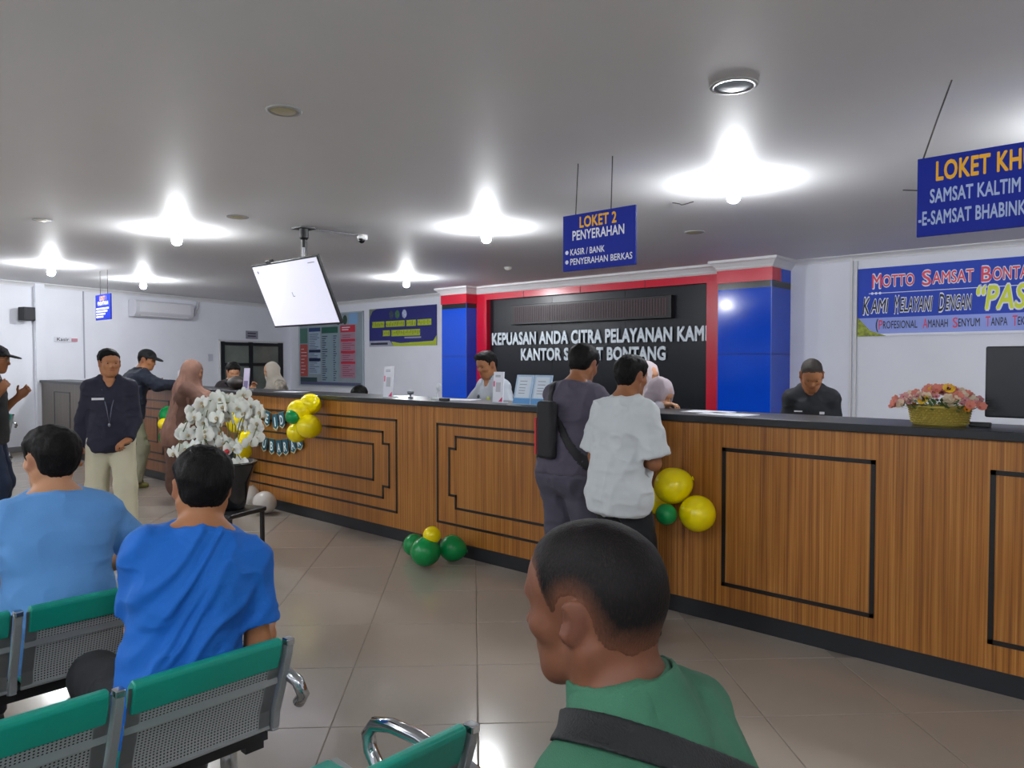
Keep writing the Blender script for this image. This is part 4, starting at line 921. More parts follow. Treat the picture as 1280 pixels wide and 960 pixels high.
# hat left behind the walking man
m_ = MB(); m_.ell((0, 0, .05), (.13, .11, .05), 16, 8).box((-.24, -.05, .0), (0, .05, .012)); o = m_.build('folded_cloth', mat('cloth_pink', '#b98f96', .8), None, smooth=True, loc=(-11.6, 4.15, CTOP)); tag(o, 'crumpled pinkish cloth on the counter behind the walking man', 'cloth')
# basket of flowers
fbk = empty('flower_basket', (-.955, 4.12, CTOP), 0, 'oval gold woven basket of mixed silk flowers on the counter', 'flower arrangement')
m_ = MB(); prof = [(.0, .0), (.115, 0), (.12, .01), (.138, .085), (.146, .088), (.146, .098), (.132, .098), (.125, .06), (0, .06)]
m_.lathe(prof, 40, sx=1, sy=.62); m_.build('basket', mat('woven_gold', '#b3a04a', .38, metal=.35, bump=.3, bscale=200), fbk, smooth=True)
m_ = MB()
for r_ in range(7):
    z = .012 + r_ * .0115; rad = .122 + z * .19
    for a in range(46):
        an = 2 * math.pi * (a + .5 * (r_ % 2)) / 46; m_.ell((rad * math.cos(an), rad * .62 * math.sin(an), z + .004), (.0055, .0055, .0048), 5, 3)
m_.build('weave', mat('woven_gold', '#b3a04a'), fbk, smooth=True)
rf = random.Random(7)
def blossom(n, L, wd, cup, c, cc, cr):
    m = MB()
    for k in range(n):
        a = 2 * math.pi * k / n; pts = []
        for (t, w_, z) in ((0, .15, 0), (.45, .9, cup * .35), (.8, 1.0, cup * .8), (1, .35, cup)):
            for s in (-1, 1):
                x, y = L * t, s * wd * w_ / 2; pts.append((x * math.cos(a) - y * math.sin(a), x * math.sin(a) + y * math.cos(a), z * L + (.06 * L if s > 0 else 0)))
        m.add(pts, [(0, 2, 3, 1), (2, 4, 5, 3), (4, 6, 7, 5)])
    m.m = 1; m.ell((0, 0, .1 * L), (cr, cr, cr * .7), 8, 5); return m, [c, cc]
kinds = [blossom(12, .030, .016, .25, mat('petal_yellow', '#e3b818', .6), mat('seed_brown', '#3a1a08', .8), .010), blossom(7, .022, .018, .9, mat('petal_salmon', '#cf7f6e', .6), mat('petal_salmon2', '#b85f58', .6), .007),
         blossom(6, .026, .022, .7, mat('petal_cream', '#cfbfa6', .6), mat('petal_cream2', '#b8a684', .6), .008), blossom(5, .016, .012, .6, mat('petal_pink', '#c9868c', .6), mat('petal_pink2', '#a4545c', .6), .005), blossom(6, .018, .014, .8, mat('petal_orange', '#e08a1c', .6), mat('seed_brown', '#3a1a08'), .005)]
protos = [k[0].build('flower', k[1], fbk, smooth=True) for k in kinds]; used_ = set()
spec = [(-.045, -.105, .125, 0), (-.02, -.03, .165, 0), (.045, -.03, .18, 0), (-.10, -.07, .12, 2), (.06, -.09, .13, 2), (.055, -.085, .105, 2), (-.085, -.06, .15, 1), (.13, -.07, .085, 4), (-.105, -.02, .09, 4)] + \
       [(rf.uniform(-.19, .20), rf.uniform(-.11, .09), None, rf.choice((1, 1, 3, 3, 3, 2, 3))) for _ in range(105)]
for (x, y, z, kd) in spec:
    if z is None: z = .105 + .06 * max(-.3, 1 - (x / .19) ** 2 - (y / .14) ** 2) + rf.uniform(-.012, .015)
    src = protos[kd]; f = src if kd not in used_ else src.copy()
    if kd in used_: COL.objects.link(f); f.parent = fbk
    used_.add(kd); f.location = (x, y, z); v_ = Vector((x * 4 + rf.uniform(-.2, .2), -1 + rf.uniform(-.3, .5), .7)); f.rotation_euler = v_.to_track_quat('Z', 'Y').to_euler(); f.scale = [rf.uniform(.9, 1.15)] * 3
lf = MB()
for k in range(220):
    a = rf.uniform(0, 6.28); r0 = rf.uniform(.05, .185); x, y = r0 * math.cos(a) * 1.12, r0 * math.sin(a) * .62; z = rf.uniform(.075, .13)
    d = Vector((math.cos(a), math.sin(a) * .6, rf.uniform(-.3, .8))).normalized(); s = d.cross(Vector((0, 0, 1))).normalized() * .009; L_ = rf.uniform(.03, .05); p = Vector((x, y, z))
    lf.add([p, p + d * L_ * .5 + s, p + d * L_, p + d * L_ * .5 - s], [(0, 1, 2, 3)])
lo_ = lf.build('foliage', mat('leaf_green', '#4c6b3c', .6, var=.4, vscale=30), fbk); lo_['kind'] = 'stuff'
# monitor at the right end
mo = empty('desk_monitor', (-.50, 4.22, CTOP), 0, 'black flat monitor on the counter right of the flower basket', 'monitor')
bx('panel', (-.28, -.02, .045), (.33, .02, .385), mat('monitor_black', '#0e131c', .35), mo, .008); bx('rear_bulge', (-.15, .02, .09), (.2, .06, .32), mat('monitor_black', '#0e131c'), mo, .01)
bx('stand_neck', (-.02, .0, .004), (.05, .03, .1), mat('monitor_black', '#0e131c'), mo); MB().lathe([(0, 0), (.12, 0), (.12, .006), (.1, .012), (0, .012)], 28, sy=.7).build('stand_foot', mat('gadget_silver', '#8b8f96'), mo, smooth=True)

# ---------------------------------------------------------------- balloons
BY = mat('balloon_yellow', '#ffe800', .2, spec=.5); BG = mat('balloon_green', '#079048', .2, spec=.5); BW = mat('balloon_white', '#d6d2cc', .2, spec=.6)
for m__ in (BY, BG, BW):
    b__ = m__.node_tree.nodes['Principled BSDF']; b__.inputs['Subsurface Weight'].default_value = .15; b__.inputs['Subsurface Radius'].default_value = (.03, .03, .02)
def balloon(x, y, z, r, m, label, group, dirn=(0, 1, -.4), colour='yellow'):
    o = empty('balloon', (x, y, z), 0, label, 'balloon', group); M = Vector(dirn).normalized().to_track_quat('Z', 'Y').to_matrix()
    b = MB(); n = 24; vs = []
    prof = []
    for i in range(19):
        t = math.pi * i / 18; rr = math.sin(t); zz = -math.cos(t)
        if zz > 0: zz *= 1.10; rr *= (1 - .10 * zz)
        prof.append((rr * r * .97 + 1e-4, zz * r))
    b.lathe(prof, n); b.v = [tuple(M @ Vector(v)) for v in b.v]; b.build('skin', m, o, smooth=True)
    k = MB(); k.lathe([(.008, r * 1.09), (.006, r * 1.12), (.014, r * 1.17), (.010, r * 1.18), (0, r * 1.17)], 10); k.v = [tuple(M @ Vector(v)) for v in k.v]; k.build('knot', m, o, smooth=True)
def wp(px, py, y):       # picture position on the vertical plane y -> world x, z (measured once from the photograph)
    d = RT * ((px - 640) / F) + (FW * math.cos(PITCH) - Vector((0, 0, math.sin(PITCH)))) - (Vector((0, 0, math.cos(PITCH))) + FW * math.sin(PITCH)) * ((py - 480) / F)
    t = y / d.y; return d.x * t, HC + d.z * t, t
def bl(px, py, rp, m, label, group, back=.0, dirn=(0, 1, -.4)):
    x, z, D = wp(px, py, CF - .12); r = rp * D / F; y = CF - r - .005 - back; x, z, D = wp(px, py, y); r = rp * D / F
    balloon(x, y, z, r, m, label, group, dirn)
g1 = 'balloon cluster right of the man in white'; g2 = 'balloon cluster right of the paper banner'; g3 = 'balloons behind the orchids'; g4 = 'balloons left of the brown headscarf'
bl(841, 607, 23.5, BY, 'top yellow balloon of the cluster right of the man in white', g1, .06, (1, .3, .45)); bl(872, 642, 23.5, BY, 'lower right yellow balloon beside the black inlay rectangle', g1, .05)
bl(822, 626, 17.5, BY, 'shaded yellow balloon half hidden behind the white shirt', g1, .0); bl(833, 643, 14, BG, 'small green balloon in the middle of the right cluster', g1, .2)
bl(388, 505, 13.5, BY, 'upper right yellow balloon of the cluster beside the paper banner', g2, .02); bl(374, 514, 15, BY, 'upper left yellow balloon of the cluster beside the paper banner', g2, .1)
bl(386, 533, 15.5, BY, 'lower right yellow balloon of the cluster beside the paper banner', g2, .06); bl(371, 541, 12.5, BY, 'lowest yellow balloon of the cluster beside the paper banner', g2, .12); bl(366, 521, 9.5, BG, 'small green balloon at the centre of the cluster by the paper banner', g2, .22)
bl(297, 528, 14, BY, 'upper yellow balloon seen through the orchids', g3, .02); bl(309, 549, 11.5, BY, 'middle yellow balloon behind the orchids, touching the paper banner', g3, .02); bl(300, 563, 13.5, BY, 'lowest yellow balloon hanging under the orchids', g3, .12); bl(304, 586, 12, BG, 'dark green balloon below the orchids', g3, .0)
bl(212, 519, 12.5, BG, 'upper green balloon left of the brown headscarf', g4, .02); bl(205, 530, 7.5, BY, 'little yellow balloon between two green ones at far left of the counter', g4, .17); bl(211, 546, 12, BG, 'lower green balloon left of the brown headscarf', g4, .04)
g5 = 'balloons lying on the floor in front of the counter'
def fl(px, py, rp, m, label, dirn=(0, 1, -.4)):                 # resting on the floor
    r = .1
    for _ in range(5):
        d = (FW * 1 + RT * ((px - 640) / F)); D = (HC - r) / ((py - 452) / F); r = rp * D / F
    p = FW * D + RT * D * ((px - 640) / F); balloon(p.x, min(p.y, CF - r - .005), r + .002, r, m, label, g5, dirn)
fl(531, 691, 19.5, BG, 'front green balloon of the floor cluster'); fl(565, 687, 17, BG, 'right green balloon of the floor cluster', (1, .6, -.2)); fl(517, 683, 14.5, BG, 'left green balloon of the floor cluster')
x, z, D = wp(540, 669, 3.62); balloon(x, 3.62, z, 11.5 * D / F, BY, 'small yellow balloon on top of the green floor cluster', g5)
fl(329, 629, 14.5, BW, 'round white balloon on the floor at the foot of the counter'); fl(311, 622, 13, BW, 'white balloon half hidden behind the black vase stand', (.2, .2, 1))

# ---------------------------------------------------------------- paper letter banner
TEAL = mat('card_teal', '#11566b', .6, var=.25, vscale=60); CRM = mat('card_cream', '#c9bf9a', .6); PTX = mat('letter_white', '#dff0f2', .5)
def garland(word, pts, label):
    o = empty('letter_garland', (0, 0, 0), 0, label, 'banner', 'paper letter banners on the counter front')
    w3 = [wp(px, py, CF - .03) for px, py in pts]; P_ = [Vector((a[0], CF - .03, a[1])) for a in w3]
    m = MB(); m.tube([P_[0] + Vector((-.06, 0, .02))] + P_ + [P_[-1] + Vector((.06, 0, .02))], .003, 5); m.build('string', mat('string_gold', '#8c7a44', .6), o)
    n = len(word)
    for i, ch in enumerate(word):
        t = (i + .5) / n * (len(P_) - 1); a = int(t); f = t - a; p = P_[a].lerp(P_[min(a + 1, len(P_) - 1)], f); tg = (P_[min(a + 1, len(P_) - 1)] - P_[a]).normalized(); an = -math.atan2(tg.z, tg.x)
        w = .052; h_ = .165; c = MB(); c.prism([(-w, 0), (w, 0), (w, -h_ + .03), (0, -h_), (-w, -h_ + .03)], -.002, .002); c.v = [(x, z, y) for x, y, z in c.v]
        c.f = [tuple(reversed(q)) for q in c.f]; card = c.build('letter_card', TEAL, o); card.location = p; card.rotation_euler = (0, an, 0)
        e = MB(); e.add([(-w, -.0025, -h_ + .03), (0, -.0025, -h_), (w, -.0025, -h_ + .03), (w, -.0025, -h_ + .043), (0, -.0025, -h_ + .013), (-w, -.0025, -h_ + .043)], [(0, 1, 4, 5), (1, 2, 3, 4)]); e.build('card_edge', CRM, card)
        if ch != ' ': text('letter', ch, PTX, .088, .056 if ch not in 'I' else .018, card, (0, -.0035, -.118), bold=.03)
garland('EID', [(331, 512), (343, 518), (355, 514)], 'short upper row of teal letter cards reading EID on the counter front')
garland('MUBARAK', [(318, 537), (334, 547), (348, 550), (362, 548), (376, 540)], 'curved lower row of teal letter cards reading MUBARAK on the counter front')

# ---------------------------------------------------------------- orchids on a black stool
ov = cw((284 - 640) / F * 5.5, 5.5)
st_ = empty('plant_stool', (ov.x, ov.y, 0), .35, 'black square stool carrying the pot of white orchids', 'stool'); SB = mat('stool_black', '#17171a', .4)
bx('seat', (-.19, -.19, .385), (.19, .19, .42), SB, st_, .01)
for sx in (-1, 1):
    for sy in (-1, 1): bx('leg', (sx * .165 - .012, sy * .165 - .012, 0), (sx * .165 + .012, sy * .165 + .012, .385), SB, st_)
orc = empty('orchid_pot', (ov.x, ov.y, .42), 0, 'big arrangement of white orchids in a dark glazed pot on the black stool', 'flower arrangement')
MB().lathe([(.0, 0), (.11, 0), (.12, .03), (.15, .20), (.19, .32), (.205, .335), (.205, .35), (.185, .35), (.15, .24), (0, .22)], 36).build('pot', mat('pot_black', '#17191d', .12, spec=.7), orc, smooth=True)
MB().lathe([(0, .2), (.055, .2), (.055, .44), (.05, .44), (.05, .22), (0, .22)], 20).build('inner_vase', mat('smoked_glass', '#25292b', .08, spec=.7), orc, smooth=True)
def orchid_flower():
    m = MB()
    def petal(a, L, w, z0, z1, mm=0):
        m.m = mm; pts = []
        for (t, ww, z) in ((.05, .25, 0), (.35, .85, z0), (.7, 1, (z0 + z1) / 2 + .004), (1, .4, z1)):
            for s in (-1, 0, 1):
                x, y = L * t, s * w * ww / 2; pts.append((x * math.cos(a) - y * math.sin(a), x * math.sin(a) + y * math.cos(a), z + (.0 if s else .004)))
        f = []
        for i in range(3):
            for j in range(2): f.append((i * 3 + j, (i + 1) * 3 + j, (i + 1) * 3 + j + 1, i * 3 + j + 1))
        m.add(pts, f)
    for a in (90, 215, 325): petal(math.radians(a), .040, .028, .0, -.004)
    for a in (5, 175): petal(math.radians(a), .044, .052, .006, .010)
    m.m = 1; m.ell((0, -.006, .010), (.007, .010, .010), 8, 5); return m
PET = mat('orchid_white', '#e0e2da', .55); PET.node_tree.nodes['Principled BSDF'].inputs['Subsurface Weight'].default_value = .1
fo = orchid_flower().build('flower', [PET, mat('orchid_heart', '#b9a884', .6)], orc, smooth=True)
rf = random.Random(21); first = True; stems = MB(); Rp = RT; Up = Vector((0, 0, 1))
def opos(px, py, dd=0): D = 5.5 + dd; return Vector((*((FW * D + RT * D * (px - 640) / F).xy), HC - (py - 452) / F * D)) - Vector((ov.x, ov.y, .42))
clusters = [((285, 575), (300, 520), (270, 492), (245, 498), (228, 540), 11), ((262, 575), (262, 525), (248, 505), (228, 520), (222, 565), 11), ((275, 575), (285, 510), (275, 488), (258, 505), (250, 555), 12),
            ((290, 578), (302, 510), (318, 498), (330, 515), (312, 555), 11), ((288, 575), (290, 500), (298, 484), (322, 520), (322, 545), 9), ((280, 578), (275, 560), (280, 545), (288, 556), (300, 575), 8), ((268, 575), (268, 520), (290, 495), (282, 500), (262, 520), 12),
            ((262, 578), (250, 540), (240, 525), (236, 560), (240, 578), 9), ((270, 575), (268, 540), (255, 520), (262, 545), (252, 560), 9), ((275, 577), (300, 540), (310, 512), (300, 500), (272, 505), 9)]
for ci, cl in enumerate(clusters):
    pts = [opos(px, py, rf.uniform(-.12, .12)) for px, py in cl[:5]]; pts[0] = Vector((rf.uniform(-.03, .03), rf.uniform(-.03, .03), .25)); n = cl[5]
    def bez(t):
        a = [p.copy() for p in pts]
        while len(a) > 1: a = [a[i].lerp(a[i + 1], t) for i in range(len(a) - 1)]
        return a[0]
    def spl(t):
        u = t * 4; i = min(3, int(u)); f = u - i; return pts[i].lerp(pts[i + 1], f)
    stems.tube([bez(t).lerp(spl(t), .5) for t in np.linspace(0, 1, 14)], .0035, 5)
    n = int(n * .8)
    for k in range(n):
        t = .32 + .68 * k / (n - 1); p = bez(t).lerp(spl(t), .5) + Vector((rf.uniform(-.05, .05), rf.uniform(-.05, .05), rf.uniform(-.04, .04)))
        f = fo if first else fo.copy()
        if not first: COL.objects.link(f); f.parent = orc
        first = False; f.location = p; dv = (-FW * 1.0 + RT * rf.uniform(-.8, .8) + Up * rf.uniform(-.3, .5)); f.rotation_euler = dv.to_track_quat('Z', 'Y').to_euler(); f.scale = [rf.uniform(1.2, 1.6)] * 3
stems.build('stem', mat('stem_green', '#5f6a3a', .6), orc, smooth=True)
m_ = MB(); m_.ell((0, 0, 0), (.022, .022, .022), 10, 6); m_.build('red_berry', mat('berry_red', '#c22a30', .4), orc, loc=opos(282, 565, -.1))

# ---------------------------------------------------------------- beam seating
GRN_ = mat('vinyl_green', '#0a8c7a', .38, bump=.05, bscale=90); CHR = mat('chrome', '#c4c8cc', .09, metal=1); FRM = mat('frame_silver', '#9da1a3', .35, metal=.5); PERF = perforated_mat(); BEAM = mat('beam_black', '#0f1012', .4)
SW = .475; DEPTH = .44
def back_profile(): return [(0.02, .385), (.028, .44), (.052, .50), (.080, .575), (.100, .635), (.107, .668)]      # x behind the seat, z
def seat_unit(parent, y0, padded=True):
    # one place of a bench: seat pan, cushion, back shell and green pad. front is -x
    prof = back_profile(); y1 = y0 + SW - .04
    m = MB(); vs = []; uvs = []; L = 0; prev = None
    for (x, z) in prof:
        if prev: L += math.hypot(x - prev[0], z - prev[1])
        prev = (x, z)
        for y in (y0, y1): vs.append((x, y, z)); uvs.append((y - y0, L))
    n = len(prof); m.add(vs, [(2 * i, 2 * i + 1, 2 * i + 3, 2 * i + 2) for i in range(n - 1)]); o = m.build('back_shell', PERF, parent, smooth=True)
    ul = o.data.uv_layers.new(name='UVMap')
    for lp in o.data.loops: ul.data[lp.index].uv = uvs[lp.vertex_index]
    e = MB()
    for (za, zb) in ((0, 1),):
        a, b = prof[0], prof[1]; e.tube([(a[0], y0 - .0, a[1]), (a[0], y1, a[1])], .007, 6)
    xm, zm = (prof[3][0] * .65 + prof[2][0] * .35, prof[3][1] * .65 + prof[2][1] * .35); e.box((xm - .002, y0, zm - .012), (xm + .004, y1, zm + .012))
    for yy in (y0 + .0, y1 - .035): 
        for i in range(n - 1): (xa, za), (xb, zb) = prof[i], prof[i + 1]; e.add([(xa + .0015, yy, za), (xa + .0015, yy + .035, za), (xb + .0015, yy + .035, zb), (xb + .0015, yy, zb)], [(0, 1, 2, 3), (3, 2, 1, 0)])
    e.build('back_border', FRM, parent)
    if padded:
        p = MB(); q0, q1 = prof[3], prof[5]; d = Vector((q1[0] - q0[0], 0, q1[1] - q0[1])).normalized(); nn = Vector((d.z, 0, -d.x)); pr = []
        for (s, t) in ((.02, .012), (.02, -.028), (.05, -.034), (.085, -.03), (.112, -.014), (.115, .006), (.105, .014), (.06, .015)): pr.append(Vector((q0[0], 0, q0[1])) + d * s + nn * t)
        k = len(pr); p.add([(v.x, y, v.z) for y in (y0 + .008, y1 - .008) for v in pr], [tuple(range(k)), tuple(range(2 * k - 1, k - 1, -1))] + [(i, k + i, k + (i + 1) % k, (i + 1) % k) for i in range(k)]); p.build('back_pad', GRN_, parent, .008, seg=3)
    c = MB(); sp_ = [(-DEPTH, .375), (-DEPTH + .02, .405), (-.30, .412), (-.12, .40), (-.01, .395), (-.01, .37), (-.15, .37), (-.3, .38)]; k = len(sp_)
    c.add([(x, y, z + .012) for y in (y0 + .01, y1 - .01) for (x, z) in sp_], [tuple(range(k)), tuple(range(2 * k - 1, k - 1, -1))] + [(i, k + i, k + (i + 1) % k, (i + 1) % k) for i in range(k)]); c.build('seat_cushion', GRN_, parent, .01, seg=3)
def side_frame(parent, y):
    prof = back_profile(); m = MB(); pts = [(-DEPTH, .385), (-.25, .378), (-.02, .372)] + [(x + .004, z) for x, z in prof]
    for (xa, za), (xb, zb) in zip(pts, pts[1:]):
        d = Vector((xb - xa, 0, zb - za)).normalized(); n = Vector((-d.z, 0, d.x)) * .014
        a = Vector((xa, 0, za)); b = Vector((xb, 0, zb)) + d * .006
        vs = [a - n, b - n, b + n, a + n]; m.add([(v.x, yy, v.z) for yy in (y, y + .022) for v in vs], [(0, 1, 2, 3), (7, 6, 5, 4), (0, 4, 5, 1), (1, 5, 6, 2), (2, 6, 7, 3), (3, 7, 4, 0)])
    m.build('side_frame', FRM, parent, .003); bx('frame_cap', (prof[-1][0] - .012, y - .002, prof[-1][1] - .008), (prof[-1][0] + .020, y + .024, prof[-1][1] + .012), CHR, parent, .004)
def armrest(parent, y):
    m = MB(); pts = [(.10, y + .035, .47), (.125, y + .035, .50), (.11, y + .025, .54), (.07, y + .008, .562), (.02, y, .568), (-.08, y, .578), (-.18, y, .574), (-.255, y, .555), (-.285, y, .52), (-.275, y, .48), (-.24, y, .44), (-.18, y, .40), (-.14, y, .37)]
    m.tube(pts, .019, 12); m.build('armrest', CHR, parent, smooth=True)
def leg(parent, y):
    m = MB(); m.tube([(-.20, y, .33), (-.20, y, .22), (-.19, y, .10)], .026, 12); m.tube([(.09, y, .022), (.04, y, .06), (-.08, y, .105), (-.20, y, .115), (-.32, y, .105), (-.42, y, .06), (-.46, y, .022)], .02, 10); m.build('leg', CHR, parent, smooth=True)
    f = MB(); f.lathe([(0, 0), (.028, 0), (.028, .012), (.012, .02), (0, .02)], 12, (.09, y, 0)); f.lathe([(0, 0), (.028, 0), (.028, .012), (.012, .02), (0, .02)], 12, (-.46, y, 0)); f.build('foot', BEAM, parent)
    b = MB(); b.box((-.06, y - .03, .30), (-.03, y + .03, .44)).tube([(.0, y - .02, .40), (-.07, y, .36), (-.16, y, .33)], .018, 8); b.build('bracket', BEAM, parent)
def bench(x, yend, n, label, rz=0, origin=None, padded=True):
    o = empty('waiting_bench', (x, yend, 0) if origin is None else origin, rz, label, 'bench', 'linked waiting room benches')
    for k in range(n):
        seat_unit(o, -.03 - (k + 1) * SW + .04, padded)
    for k in range(n + 1): side_frame(o, -.03 - k * SW + (.0 if k == 0 else .0) + .004)
    bx('beam', (-.24, -n * SW - .02, .30), (-.16, -.02, .355), BEAM, o, .004); bx('rear_rail', (-.05, -n * SW - .02, .335), (-.005, -.02, .372), BEAM, o)
    leg(o, -.05); leg(o, -n * SW + .05)
    if True: armrest(o, -.01); armrest(o, -n * SW - .02)
    return o
bench(-2.10, 1.19, 3, 'green and silver waiting bench under the man in the bright blue shirt')
bench(-2.97, 1.19, 3, 'green and silver waiting bench under the man in the pale blue shirt')
bench(-1.32, 1.19, 3, 'green and silver waiting bench whose pad tip and chrome arm show at the bottom centre')
bench(-.41, 1.19, 3, 'green and silver waiting bench under the man in the green shirt')
# dark chairs along the far left wall
bo_ = on_left(3.15, 0, .55); bo_.z = 0
bench(0, 0, 2, 'dark green bench against the far left wall behind the man in the black T-shirt', rz=math.pi + LWa - math.pi / 2 + math.pi, origin=(bo_.x, bo_.y, 0))
# ---------------------------------------------------------------- people
BLK = mat('cloth_black', '#14161c', .85); SH = mat('shoe_black', '#101012', .5)
def wpos(px, D): p = cw((px - 640) / F * D, D); return (p.x, p.y)
# 1 green polo, foreground
Sg = dict(label='person with cropped hair in a green polo shirt with a black strap across the back', loc=(-.492, .906), face=cdir(-.80, .60), height=1.68, h=.0042, skin='dark', hair=('buzz', .005),
          hairmat=hair_mat('hair_buzz', '#0b0a0c', '#5c3a2a', nscale=420, bump=.5), eyes=True, pz=.505, seat=.418, pitch=(8, 18), head=(4, 6, 0), broad=1.0, neck=.060,
          legs={'L': ((-.15, .47, .085), (0, .3, 1)), 'R': ((.15, .47, .085), (0, .3, 1))}, arms={'L': ('t', (-.17, .34, .60), (-1, -.2, -.3)), 'R': ('t', (.15, .36, .58), (1, -.3, -.3))},
          top=dict(m=mat('polo_green', '#33684f', .85, bump=.25, bscale=500), sleeve=.7, hem=-.04, i=.010, w=.012, collar=True, folds=[((.12, -.08, .95), (.5, 0, 1), (1, 0, -.5), .25, .008, 8)]),
          bottom=dict(m=BLK), shoes=SH, seed=3)
Jg = skeleton(Sg); Sg['straps'] = [('bag_strap', Jg['N'] + A(.03, -.08, -.062), (.55, .1, .83), .045, .008, mat('strap_black', '#111416', .7, bump=.3, bscale=300), None)]
person(Sg)
# 2 bright blue T-shirt
Sb = dict(label='person in a bright blue T-shirt seated with one arm over the bench back', loc=(-2.26, .965), face=cdir(-.50, .86), height=1.62, h=.005, skin='mid', hair=('full', .020), pz=.50, seat=.43, pitch=(6, 10), side=12, head=(0, 8, 4), broad=1.0,
          legs={'L': ((-.20, .45, .085), (-.2, .3, 1)), 'R': ((.10, .47, .085), (0, .3, 1))},
          arms={'L': ('d', (-.05, .35, -1), (.3, 1, -.1)), 'R': ('d', (.07, -.10, -1), (.34, .9, .12), (.2, 1, .3), (-1, 0, -.3), .5)},
          top=dict(m=mat('tee_blue', '#0562bd', .8, bump=.15, bscale=300), sleeve=.72, hem=-.10, i=.012, w=.02, loose=.022, fold=.006, folds=[((.0, -.10, .85), (.75, 0, 1), (1, 0, -.75), .26, .016, 11), ((-.05, -.10, .70), (.7, 0, 1), (1, 0, -.7), .22, .014, 9)]),
          bottom=dict(m=BLK), shoes=SH, seed=5)
person(Sb)
# 3 pale blue T-shirt
person(dict(label='person in a pale blue T-shirt seated at the far left, face turned left', loc=(-3.13, .90), face=cdir(-.62, .78), height=1.66, h=.005, skin='light', hair=('full', .016), eyes=True, pz=.49, seat=.415, pitch=(6, 12), head=(24, 2, 0), broad=1.0,
          legs={'L': ((-.20, .45, .085), (-.2, .3, 1)), 'R': ((.15, .47, .085), (0, .3, 1))}, arms={'L': ('t', (-.20, .34, .64), (-1, -.2, -.2)), 'R': ('t', (.16, .34, .62), (1, -.3, -.2))},
          top=dict(m=mat('tee_pale', '#5c94d0', .85, bump=.15, bscale=300), sleeve=.75, hem=-.08, i=.014, w=.03, loose=.02, fold=.004, folds=[((.16, -.05, .95), (1, 0, .3), (0, 0, 1), .2, .008, 12)]), bottom=dict(m=BLK), shoes=SH, seed=8))
# 4 grey-violet shirt at the counter
Sm = dict(label='person in a grey-violet shirt with a shoulder bag leaning on the counter', loc=wpos(709, 4.50), face=(.10, 1), height=1.62, h=.008, skin='tan', hair=('full', .016), pitch=(6, 14), head=(12, 22, 0), broad=1.06,
          arms={'L': ('t', (-.17, .36, 1.24), (-1, -.3, -.6), (.5, 1, 0), (0, 0, -1), .3), 'R': ('t', (.13, .38, 1.25), (1, -.3, -.6), (-.5, 1, 0), (0, 0, -1), .3)},
          legs={'L': ((-.13, .0, .085), (-.1, 1, .1)), 'R': ((.13, .05, .085), (.2, 1, .1))},
          top=dict(m=mat('shirt_violet', '#4d4857', .85, bump=.2, bscale=200), sleeve=1.15, hem=-.02, i=.012, w=.035, loose=.02, fold=.008), bottom=dict(m=mat('trousers_violet', '#4a4856', .85), i=.022, leg=.024, fold=.010), shoes=SH, seed=11)
Jm = skeleton(Sm); Sm['straps'] = [('bag_strap', Jm['C'] + A(0, -.1, .02), (.80, 0, .60), .045, .008, mat('strap_dark', '#15151b', .7), None)]
om = person(Sm)
# 5 white T-shirt
person(dict(label='person in a loose white T-shirt standing at the counter, seen from behind', loc=wpos(776, 4.05), face=(.12, 1), height=1.535, h=.007, skin='tan', hair=('crop', .013), pitch=(3, 8), head=(-4, 8, 0), broad=1.06,
          arms={'L': ('d', (-.22, -.02, -1), (-.05, .22, -1)), 'R': ('d', (.12, .1, -1), (-.8, .6, .0))}, legs={'L': ((-.10, 0, .085), (0, 1, .1)), 'R': ((.12, .04, .085), (0, 1, .1))},
          top=dict(m=mat('tee_white', '#c4cacc', .85, bump=.1, bscale=200), sleeve=.85, hem=-.13, i=.014, w=.03, loose=.042, fold=.008, folds=[((.0, -.12, .95), (.1, 0, 1), (1, 0, -.1), .3, .008, 8)]),
          bottom=dict(m=mat('trousers_black', '#111318', .85)), shoes=SH, seed=14))
# 6 walking officer
Sw = dict(label='person in a navy jacket with name strip and lanyard, cream trousers, walking into the hall', loc=wpos(137, 6.35), face=cdir(.42, -.9), height=1.60, h=.008, skin='mid', hair=('side', .014), eyes=True, pitch=(2, 3), head=(14, 0, 0), broad=.95,
          arms={'L': ('d', (-.14, -.05, -1), (.2, .75, -.75), (.5, .7, -.2), (0, 0, -1), .9), 'R': ('d', (.22, -.15, -1), (.15, .1, -1))},
          legs={'L': ((-.14, .22, .085), (-.1, 1, .2)), 'R': ((.11, -.16, .10), (.1, 1, .2))},
          top=dict(m=mat('jacket_navy', '#12142a', .8), sleeve=1.2, hem=-.10, i=.014, w=.02, loose=.018, collar=True, open=True, fold=.005), bottom=dict(m=mat('trousers_cream', '#b9b49c', .85), i=.016, leg=.014), shoes=SH, seed=17)
ow = person(Sw); J = ow['J']; sc = ow['sc']
q = J['N'] + J['R3'] @ A(.085, .135, -.145); o = MB().box((-.045, -.004, -.009), (.045, .004, .009)).build('name_strip', mat('strip_white', '#cfd0d4', .5), ow['root']); o.location = q * sc
n_ = [J['N'] + J['R3'] @ A(*p) for p in ((-.07, .02, .02), (-.055, .10, -.07), (-.02, .150, -.22), (0, .165, -.36), (.02, .150, -.22), (.055, .10, -.07), (.07, .02, .02))]
MB().tube([p * sc for p in n_], .004, 5).build('lanyard', mat('lanyard_grey', '#5d6070', .6), ow['root'], smooth=True)
MB().ell((J['N'] + J['R3'] @ A(0, .168, -.37)) * sc, (.012, .006, .016), 10, 6).build('lanyard_clip', mat('gadget_silver', '#8b8f96'), ow['root'], smooth=True)
